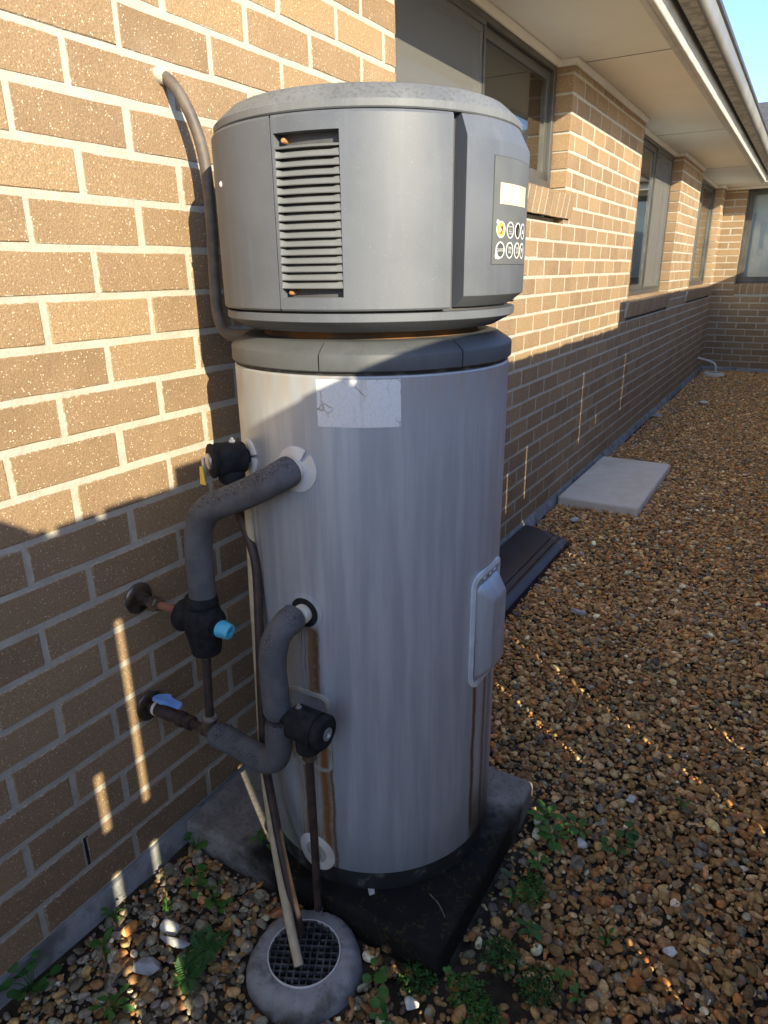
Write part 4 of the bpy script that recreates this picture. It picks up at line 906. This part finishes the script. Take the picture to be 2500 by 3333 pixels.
# condensate pipe and its pit at the far corner
m = MB(); m.tube([(-0.02, 9.34, 0.225), (0.05, 9.33, 0.215), (0.16, 9.30, 0.19), (0.215, 9.29, 0.165), (0.235, 9.285, 0.12), (0.236, 9.285, 0.045)], 0.0135, 14, 5)
tag(m.build('waste_pipe', 'white_plastic', smooth_ang=40), 'thin white plastic waste pipe elbowing out of the far end of the wall', 'pipe')
fp = thing('drain_pit', (0.22, 9.30, 0), 'pale round concrete drain ring below white pipe at the far corner', 'drain')
MB().lathe([(0.085, -0.02), (0.135, -0.02), (0.14, 0.02), (0.13, 0.045), (0.10, 0.052), (0.088, 0.050), (0.086, -0.02)], (0.22, 9.30), 40, caps=False).build('collar', 'paver_concrete', fp, 50)
m = MB(); m.lathe([(0.087, 0.03), (0.001, 0.03)], (0.22, 9.30), 30, caps=False); m.build('grate', 'dark_void', fp, 0)
# weep holes in the wall: near-black boxes stand in for the shade inside
m = MB()
for y, k in ((-0.24+0.005, 19), (2.76, 19), (4.80, 17)):
    m.box(-0.02, -0.0008, y-0.006, y+0.006, LINE(k+1)+0.006, LINE(k)-0.006)
for x, k in ((1.2, 10), (1.2, 19)): m.box(x-0.006, x+0.006, YC+0.0008, YC+0.02, LINE(k+1)+0.006, LINE(k)-0.006)
m.build('weep_hole', 'dark_void', house, 0)

# ------------------------------------------------------------------ gravel
def pebble_proto(i):
    rg = random.Random(i*13+1); bm = bmesh.new(); bmesh.ops.create_icosphere(bm, subdivisions=2, radius=1.0)
    ang = i % 3 == 0
    planes = [(Vector((rg.gauss(0,1), rg.gauss(0,1), rg.gauss(0,1))).normalized(), rg.uniform(0.42, 0.8) if ang else rg.uniform(0.6, 0.92)) for _ in range(9 if ang else 7)]
    for v in bm.verts:
        c = v.co.copy()
        for n_, d in planes:
            e = c.dot(n_)-d
            if e > 0: c -= n_*e*(0.97 if ang else 0.8)
        v.co = c*(1+rg.uniform(-0.03, 0.03))
    me = bpy.data.meshes.new('pebble_shape'); bm.to_mesh(me); bm.free(); me.materials.append(MAT['pebble']); me.shade_smooth()
    return bpy.data.objects.new('pebble_shape', me)
pcol = bpy.data.collections.new('pebble_shapes')
for i in range(9): pcol.objects.link(pebble_proto(i))
def layer(sp, z, zj, keep, r0, r1, x1=2.03, y0=-1.4, y1=YC-0.03):
    gx = np.arange(0.0, x1, sp); gy = np.arange(y0, y1, sp)
    X, Y = np.meshgrid(gx, gy); X = X.ravel()+RNG.uniform(-.5, .5, X.size)*sp; Y = Y.ravel()+RNG.uniform(-.5, .5, Y.size)*sp
    k = RNG.random(X.size) < keep; X, Y = X[k], Y[k]; n = X.size
    r_ = r0+(r1-r0)*RNG.random(n)**1.7
    return np.stack([X, Y, z+RNG.uniform(-1, 1, n)*zj, r_], 1)
PB = np.concatenate([layer(0.0180, 0.004, 0.003, 1.0, 0.007, 0.015), layer(0.0190, 0.012, 0.004, 0.94, 0.006, 0.0175), layer(0.026, 0.019, 0.004, 0.6, 0.006, 0.018), layer(0.08, 0.024, 0.004, 0.35, 0.012, 0.023), layer(0.016, 0.019, 0.006, 0.35, 0.003, 0.006, 1.4, -0.6, 2.6)])
X, Y, Z, RR = PB.T
bad = (X < 0.030+RR*0.7)
bad |= (X > 0.0) & (X < 0.742+RR) & (Y > 0.012-RR) & (Y < 0.592+RR)
bad |= np.hypot(X-px, Y-py) < 0.126+RR*0.6
bad |= (X < 0.508+RR*0.8) & (Y > 3.09-RR*0.8) & (Y < 4.19+RR*0.8)
bad |= (X < 0.286+RR) & (Y > 1.08) & (Y < 2.49)
bad |= np.hypot(X-0.22, Y-9.30) < 0.14
# bare damp soil in front of the slab corner
soil = np.exp(-(((X-0.84)/0.10)**2+((Y-0.06)/0.13)**2)) + 0.9*np.exp(-(((X-0.70)/0.06)**2+((Y+0.03)/0.06)**2)) + 0.5*np.exp(-(((X-0.79)/0.05)**2+((Y-0.28)/0.12)**2))
bad |= RNG.random(X.size) < soil*0.85
PB = PB[~bad]; X, Y, Z, RR = PB.T; n = len(PB)
# heap slightly towards the wall, gentle unevenness
Z = Z+0.006*np.sin(X*5.1+1)*np.sin(Y*3.3)-0.002
pal = np.array((1.0, 0.98, 0.76))*np.array([(0.185, 0.105, 0.048), (0.25, 0.155, 0.078), (0.14, 0.085, 0.048), (0.30, 0.21, 0.125), (0.235, 0.105, 0.040), (0.115, 0.10, 0.088), (0.075, 0.062, 0.052), (0.17, 0.15, 0.13), (0.42, 0.38, 0.31), (0.30, 0.14, 0.075)])
w0 = np.array([.24, .22, .18, .12, .09, .05, .04, .03, .01, .02]); w1 = np.array([.10, .08, .12, .04, .04, .25, .12, .20, .03, .02])
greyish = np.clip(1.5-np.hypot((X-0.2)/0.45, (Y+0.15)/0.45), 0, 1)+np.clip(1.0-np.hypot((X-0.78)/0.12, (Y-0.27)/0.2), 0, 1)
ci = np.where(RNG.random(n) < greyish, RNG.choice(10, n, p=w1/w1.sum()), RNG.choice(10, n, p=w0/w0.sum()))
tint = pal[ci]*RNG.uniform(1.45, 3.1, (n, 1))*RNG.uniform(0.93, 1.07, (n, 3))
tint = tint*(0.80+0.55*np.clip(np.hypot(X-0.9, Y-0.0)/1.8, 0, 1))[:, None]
me = bpy.data.meshes.new('gravel'); me.from_pydata(np.stack([X, Y, Z], 1).tolist(), [], [])
def attr(nm, typ, arr, key='vector'):
    a = me.attributes.new(nm, typ, 'POINT'); a.data.foreach_set(key, np.ascontiguousarray(arr, dtype=np.float32 if typ != 'INT' else np.int32).ravel())
attr('rot', 'FLOAT_VECTOR', np.stack([RNG.normal(0, .30, n), RNG.normal(0, .30, n), RNG.uniform(0, 6.28, n)], 1))
attr('siz', 'FLOAT_VECTOR', np.stack([RR*RNG.uniform(.9, 1.15, n), RR*RNG.uniform(.62, .9, n), RR*RNG.uniform(.42, .65, n)], 1))
attr('idx', 'INT', RNG.integers(0, 9, n), 'value')
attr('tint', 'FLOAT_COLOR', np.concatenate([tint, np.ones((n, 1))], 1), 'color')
gr = bpy.data.objects.new('gravel', me); COL.objects.link(gr); me.materials.append(MAT['pebble'])
tag(gr, 'brown and tan rounded river pebbles covering the strip beside the house', 'gravel', kind='stuff')
ng = bpy.data.node_groups.new('scatter', 'GeometryNodeTree')
ng.interface.new_socket('Geometry', in_out='INPUT', socket_type='NodeSocketGeometry'); ng.interface.new_socket('Geometry', in_out='OUTPUT', socket_type='NodeSocketGeometry')
gi = ng.nodes.new('NodeGroupInput'); go = ng.nodes.new('NodeGroupOutput'); ip = ng.nodes.new('GeometryNodeInstanceOnPoints'); ci_ = ng.nodes.new('GeometryNodeCollectionInfo')
ci_.inputs['Collection'].default_value = pcol; ci_.inputs['Separate Children'].default_value = True; ci_.inputs['Reset Children'].default_value = True
ip.inputs['Pick Instance'].default_value = True
def named(nm, typ):
    q = ng.nodes.new('GeometryNodeInputNamedAttribute'); q.data_type = typ; q.inputs['Name'].default_value = nm; return q.outputs['Attribute']
ng.links.new(gi.outputs[0], ip.inputs['Points']); ng.links.new(ci_.outputs[0], ip.inputs['Instance'])
ng.links.new(named('idx', 'INT'), ip.inputs['Instance Index']); ng.links.new(named('siz', 'FLOAT_VECTOR'), ip.inputs['Scale'])
e2r = ng.nodes.new('FunctionNodeEulerToRotation'); ng.links.new(named('rot', 'FLOAT_VECTOR'), e2r.inputs[0]); ng.links.new(e2r.outputs[0], ip.inputs['Rotation'])
ng.links.new(ip.outputs[0], go.inputs[0])
gm = gr.modifiers.new('scatter', 'NODES'); gm.node_group = ng

# ------------------------------------------------------------------ loose stones and scraps
def rock(name, loc, sx, sy, sz, rz, mat, label, cat, seed, cuts_=9, tilt=0.0):
    rg = random.Random(seed); bm = bmesh.new(); bmesh.ops.create_icosphere(bm, subdivisions=3, radius=1.0)
    planes = [(Vector((rg.gauss(0,1), rg.gauss(0,1), rg.gauss(0,1))).normalized(), rg.uniform(0.45, 0.85)) for _ in range(cuts_)]
    for v in bm.verts:
        c = v.co.copy()
        for n_, d in planes:
            e = c.dot(n_)-d
            if e > 0: c -= n_*e*0.95
        v.co = Vector((c.x*sx, c.y*sy, c.z*sz))
    me = bpy.data.meshes.new(name); bm.to_mesh(me); bm.free(); me.materials.append(MAT[mat]); me.shade_smooth(); me.set_sharp_from_angle(angle=R(30))
    o = bpy.data.objects.new(name, me); COL.objects.link(o); o.location = loc; o.rotation_euler = (tilt, 0, rz); return tag(o, label, cat)
rock('stone', (0.188, -0.195, 0.034), 0.024, 0.021, 0.017, 0.3, 'white_rock', 'white rounded stone beside the fern left of the drain pit', 'stone', 1)
rock('stone_shard', (0.228, -0.215, 0.036), 0.045, 0.011, 0.008, 0.25, 'grey_rock', 'long pale grey stone shard next to the fern', 'stone', 2, 12, 0.2)
rock('concrete_lump', (0.215, -0.282, 0.034), 0.036, 0.024, 0.016, 0.6, 'grey_rock', 'rough pale grey concrete lump at the lower left', 'stone', 3, 14)
rock('stone', (0.372, -0.048, 0.034), 0.021, 0.018, 0.016, 0.4, 'orange_rock', 'orange red stone just left of the drain pit', 'stone', 4)
rock('stone', (0.904, 0.490, 0.034), 0.018, 0.014, 0.012, 0.4, 'white_rock', 'white pebble among the weeds right of the slab', 'stone', 5)
rock('stone', (0.913, 0.425, 0.034), 0.026, 0.022, 0.018, 1.0, 'twig', 'large brown grey pebble beside weeds right of the slab', 'stone', 6)
rock('stone', (1.144, 0.298, 0.034), 0.017, 0.012, 0.011, 0.4, 'white_rock', 'clean white pebble in the open gravel at lower right', 'stone', 7)
rock('stone', (0.553, 1.692, 0.036), 0.036, 0.024, 0.016, 0.2, 'grey_rock', 'pale broken concrete piece in front of the dark panel', 'stone', 8, 13)
rock('stone', (0.22, 2.80, 0.036), 0.035, 0.030, 0.014, 0.2, 'white_rock', 'crumpled white scrap between the dark panel and the paver', 'stone', 9, 14)
rock('stone', (0.387, 6.98, 0.036), 0.06, 0.05, 0.02, 0.5, 'white_rock', 'flat whitish stone far along the gravel', 'stone', 10, 12)
rock('stone', (0.087, 6.05, 0.036), 0.06, 0.035, 0.02, 0.1, 'grey_rock', 'grey stone close to the far part of the wall', 'stone', 11, 12)
rock('stone', (0.724, -0.075, 0.034), 0.019, 0.015, 0.013, 0.9, 'white_rock', 'cream pebble at the bottom edge below the slab corner', 'stone', 12)
rock('stone', (0.975, 0.705, 0.034), 0.017, 0.014, 0.011, 0.1, 'white_rock', 'light grey pebble right of the slab rear corner', 'stone', 13)
m = MB(); m.loft([[(0.537+a, 0.072+b, PZ+0.0015+z) for a, b in ((-0.014, 0.012), (0.004, 0.017), (0.017, -0.003), (0.009, -0.012))] for z in (0, 0.003)]); tag(m.build('shell_chip', 'white_plastic', smooth_ang=0), 'small white chip lying on the black stained slab', 'chip')
m = MB(); m.tube([(0.66, 0.13, PZ+0.003), (0.69, 0.115, PZ+0.006), (0.715, 0.095, PZ+0.003)], 0.0013, 6, 4); tag(m.build('twig', 'twig', smooth_ang=60), 'thin pale twig on the wet slab front', 'twig')
m = MB(); m.tube([(1.03, 0.60, 0.036), (1.07, 0.585, 0.040), (1.10, 0.55, 0.036)], 0.0014, 6, 4); tag(m.build('twig', 'twig', smooth_ang=60), 'thin twig on the open gravel at right', 'twig')

# ------------------------------------------------------------------ weeds
def leaf_mesh(kind, seed):
    rg = random.Random(seed); vs = []; fs = []; nl = 7
    for i in range(nl+1):
        s = i/nl
        if kind == 'round': w = 0.48*math.sqrt(max(0, 1-(2*s-1)**2))**0.8
        else: w = 0.27*sin(pi*min(1, s**0.8))**0.85
        w = max(w, 0.03 if i < nl else 0.0); b = 0.30*s*s*rg.uniform(0.9, 1.1)
        vs += [(s, -w*(1+rg.uniform(-.08, .08)), 0.08*w-b), (s, 0, -0.05*w*2-b), (s, w*(1+rg.uniform(-.08, .08)), 0.08*w-b)]
        if i: o = (i-1)*3; fs += [(o, o+3, o+4, o+1), (o+1, o+4, o+5, o+2)]
    me = bpy.data.meshes.new('leaf'); me.from_pydata(vs, [], fs); me.shade_smooth(); return me
LEAF = {(k, m_): [leaf_mesh(k, s) for s in range(3)] for k in ('round', 'long') for m_ in ('leaf', 'leaf_dark', 'leaf_pale')}
for (k, m_), L in LEAF.items():
    for me in L: me.materials.append(MAT[m_])
def plant(loc, label, n_=8, size=0.035, kind='long', mat='leaf', spread=0.02, lift=0.5, cat='weed', seed=0):
    rg = random.Random(seed); t = thing('weed', loc, label, cat, None)
    st = MB()
    for i in range(n_):
        a = rg.uniform(0, 2*pi) if kind == 'round' else 2*pi*i/n_+rg.uniform(-.4, .4); d = rg.uniform(0.15, 1)*spread*0.85; el = rg.uniform(0.05, lift)
        base = Vector((d*cos(a), d*sin(a), rg.uniform(0.008, 0.02)+el*size*0.5)); s = size*rg.uniform(0.38, 0.75)
        o = bpy.data.objects.new('leaf', rg.choice(LEAF[kind, mat])); COL.objects.link(o); o.parent = t
        o.location = base; o.scale = (s, s, s); o.rotation_euler = (rg.uniform(-.3, .3), -el, a)
        st.tube([Vector((0, 0, -0.015)), base*0.5+Vector((0, 0, 0.002)), base], 0.0011, 5, 3, False)
    sm = st.build('stem', mat, None, 60); sm.parent = t
    return t
plant((0.045, -0.43, 0.03), 'dark broad-leaved weed in the lower left corner against the wall', 13, 0.042, 'round', 'leaf_dark', 0.05, 0.7, seed=1)
plant((0.225, -0.375, 0.03), 'narrow-leaved green weed at the bottom edge left of the pit', 9, 0.036, 'long', 'leaf', 0.025, 0.5, seed=2)
plant((0.068, 0.0, 0.03), 'small clover-like weed where slab meets the wall footing', 9, 0.026, 'round', 'leaf', 0.035, 0.6, seed=3)
plant((0.160, -0.085, 0.032), 'upright round-leaved weed in the pebbles left of the slab', 8, 0.030, 'round', 'leaf', 0.03, 0.5, seed=4)
plant((0.222, -0.095, 0.032), 'spreading round-leaved weed beside the slab front edge', 12, 0.026, 'round', 'leaf', 0.05, 0.5, seed=5)
plant((0.150, -0.170, 0.032), 'tiny green seedling among pebbles above the white stone', 5, 0.024, 'long', 'leaf', 0.012, 0.7, seed=6)
plant((0.240, 0.055, PZ), 'small pale green weed growing at slab edge by the drain pipes', 6, 0.030, 'long', 'leaf', 0.015, 0.9, seed=7)
plant((0.060, -0.240, 0.03), 'little green weed sprouting against the footing in the light slit', 6, 0.030, 'long', 'leaf', 0.02, 0.7, seed=8)
plant((0.118, -0.31, 0.03), 'thin grassy sprout on the gravel near the footing', 5, 0.045, 'long', 'leaf', 0.01, 1.1, seed=9)
plant((0.800, 0.520, 0.03), 'bright green leafy weed at the right rear corner of the slab', 13, 0.055, 'long', 'leaf', 0.03, 0.6, seed=10)
plant((0.838, 0.462, 0.03), 'bright green narrow-leaved weed in front of the slab corner weed', 11, 0.050, 'long', 'leaf', 0.03, 0.5, seed=11)
plant((0.885, 0.520, 0.03), 'leafy green weed beside the white pebble right of the slab', 9, 0.045, 'long', 'leaf', 0.03, 0.5, seed=12)
plant((0.832, 0.372, 0.03), 'star-shaped long-leaved weed right of the slab edge', 9, 0.045, 'long', 'leaf', 0.012, 0.35, seed=13)
plant((0.985, 0.510, 0.03), 'dull dark round-leaved weed standing in open gravel', 9, 0.034, 'round', 'leaf_dark', 0.04, 0.6, seed=14)
plant((0.995, 0.575, 0.03), 'second dark round-leaved weed just behind in open gravel', 6, 0.034, 'round', 'leaf_dark', 0.025, 0.6, seed=15)
plant((0.872, 0.190, 0.03), 'flat rosette weed with oval leaves right of the slab front', 9, 0.042, 'long', 'leaf_dark', 0.012, 0.25, seed=16)
plant((0.812, 0.252, 0.03), 'small seedling in grey pebbles next to the slab side', 5, 0.024, 'long', 'leaf', 0.012, 0.6, seed=17)
plant((0.776, 0.282, 0.032), 'single broad pale leaf propped against the slab side', 2, 0.042, 'round', 'leaf_pale', 0.008, 0.6, seed=18)
plant((0.640, -0.062, 0.03), 'round-leaved weed right of the drain pit', 5, 0.036, 'round', 'leaf', 0.022, 0.5, seed=19)
plant((0.768, 0.005, 0.03), 'small weed with an orange stalk at the slab front corner', 5, 0.022, 'round', 'leaf', 0.015, 0.7, seed=20)
plant((0.965, 0.116, 0.03), 'tiny three-leaved sprout in gravel at lower right', 5, 0.022, 'round', 'leaf', 0.014, 0.5, seed=21)
plant((1.005, 0.098, 0.03), 'small green sprout beside tiny three-leaved sprout', 6, 0.026, 'long', 'leaf', 0.014, 0.6, seed=22)
plant((1.098, 0.745, 0.03), 'short green tuft alone in the right gravel', 8, 0.026, 'long', 'leaf', 0.014, 0.9, seed=23)
plant((1.02, 0.25, 0.03), 'small narrow-leaved tuft between pebbles at right', 6, 0.022, 'long', 'leaf_dark', 0.014, 0.9, seed=24)
plant((0.70, -0.12, 0.03), 'green weed at the bottom edge below the slab corner', 9, 0.034, 'round', 'leaf', 0.035, 0.5, seed=25)
plant((0.30, 0.040, PZ), 'pale green sprout behind the cream drain tube', 5, 0.030, 'long', 'leaf', 0.012, 1.0, seed=26)
def fern(loc, label, nf, ln, mat='leaf', seed=0, cat='fern', name='fern'):
    rg = random.Random(seed); t = thing(name, loc, label, cat)
    for i in range(nf):
        a = 2*pi*i/nf+rg.uniform(-.3, .3); L = ln*rg.uniform(.7, 1.1); up = rg.uniform(0.25, 0.7); m = MB()
        for j in range(1, 12):
            s = j/11; c = Vector((L*s, 0, L*up*s*(1-0.55*s)+0.005))
            for sd in (-1, 1):
                l_ = L*0.30*sin(pi*min(1, 0.18+0.82*s))+0.002; w = l_*0.30
                m.add([c, c+Vector((w, sd*l_*0.45, 0.002)), c+Vector((w*0.8, sd*l_, -0.001)), c+Vector((-w*0.6, sd*l_*0.6, 0.001))], [(0, 1, 2, 3)])
        m.tube([(0, 0, 0), (L*.5, 0, L*up*.36), (L, 0, L*up*.45)], 0.0009, 5, 3, False)
        f_ = m.build('frond', mat, None, 0); f_.parent = t; f_.rotation_euler = (0, 0, a)
    return t
fern((0.295, -0.200, 0.03), 'feathery green fern weed between the pit and the grey stone shard', 9, 0.062, 'leaf_dark', seed=31)
fern((0.310, -0.262, 0.03), 'smaller feathery fern weed in front of the larger one', 7, 0.046, 'leaf_dark', seed=32)
for i, (x, y, l) in enumerate(((0.835, 0.118, 'dark green moss mound on bare soil beyond the slab corner'), (0.838, 0.305, 'small dark moss mound beside the grey pebbles along the slab'), (0.708, -0.015, 'mossy weed patch hard against the slab front corner'), (0.815, 0.005, 'mossy green patch on the bare soil at the bottom'), (0.925, 0.090, 'thin green moss patch in lower right gravel'), (0.86, -0.03, 'green moss patch at the bottom edge of the gravel'))):
    t = None
    rg = random.Random(60+i); m = MB()
    for k in range(420):
        a = rg.uniform(0, 2*pi); d = 0.042*math.sqrt(rg.random())*rg.uniform(.6, 1.2); h = 0.012*(1-(d/0.06)**2); s = rg.uniform(.002, .0045); c = Vector((d*cos(a), d*sin(a)*1.1, h+rg.uniform(-.003, .005)))
        q = Quaternion((rg.gauss(0,1), rg.gauss(0,1), rg.gauss(0,1), rg.gauss(0,1))).normalized()
        m.add([c+q@Vector((-s, -s*.5, 0)), c+q@Vector((s, -s*.5, 0)), c+q@Vector((0, s*1.2, 0))], [(0, 1, 2)])
    o = m.build('moss', 'leaf_dark' if i % 2 == 0 else 'leaf', None, 0); o.location = (x, y, 0.018); tag(o, l, 'moss')

rg = random.Random(99)
dead = simple('dead_leaf', (0.20, 0.13, 0.06), (0.34, 0.24, 0.12), 0.8, scale=80)
spots_ = [(1.12, 0.46, 'curled brown dead leaf in the open right gravel'), (0.96, 0.86, 'small dead leaf on gravel behind the slab corner'), (0.70, 1.22, 'dry leaf on gravel in front of the dark plastic cover'), (0.16, -0.26, 'dry curled leaf on pebbles near the footing at left'), (0.62, 2.0, 'pale dead leaf on the gravel right of the dark plastic cover')]
for i, (x, y, l) in enumerate(spots_):
    me = leaf_mesh('long', 70+i); me.materials.append(dead); o = bpy.data.objects.new('dead_leaf', me); COL.objects.link(o)
    o.location = (x, y, 0.043); o.scale = (0.03, 0.03, 0.03); o.rotation_euler = (rg.uniform(-.5, .5), rg.uniform(-.3, .1), rg.uniform(0, 6.28)); tag(o, l, 'leaf')
for i, (x, y, a, L, l) in enumerate(((0.93, 1.05, 0.4, 0.06, 'thin dry stick on gravel past the access cover'), (1.14, 1.30, 2.1, 0.08, 'long dry stick on gravel at the right edge'), (0.27, -0.14, 1.2, 0.05, 'thin dry stem lying over the pebbles left of the pit'), (0.80, 1.6, 0.9, 0.07, 'dry grass stalk on the gravel further back'))):
    m = MB(); d = Vector((cos(a), sin(a), 0)); c = Vector((x, y, 0.040))
    m.tube([c-d*L/2, c+Vector((0.004, 0.003, 0.006)), c+d*L/2], 0.0012, 6, 4); tag(m.build('twig', 'twig', smooth_ang=60), l, 'twig')
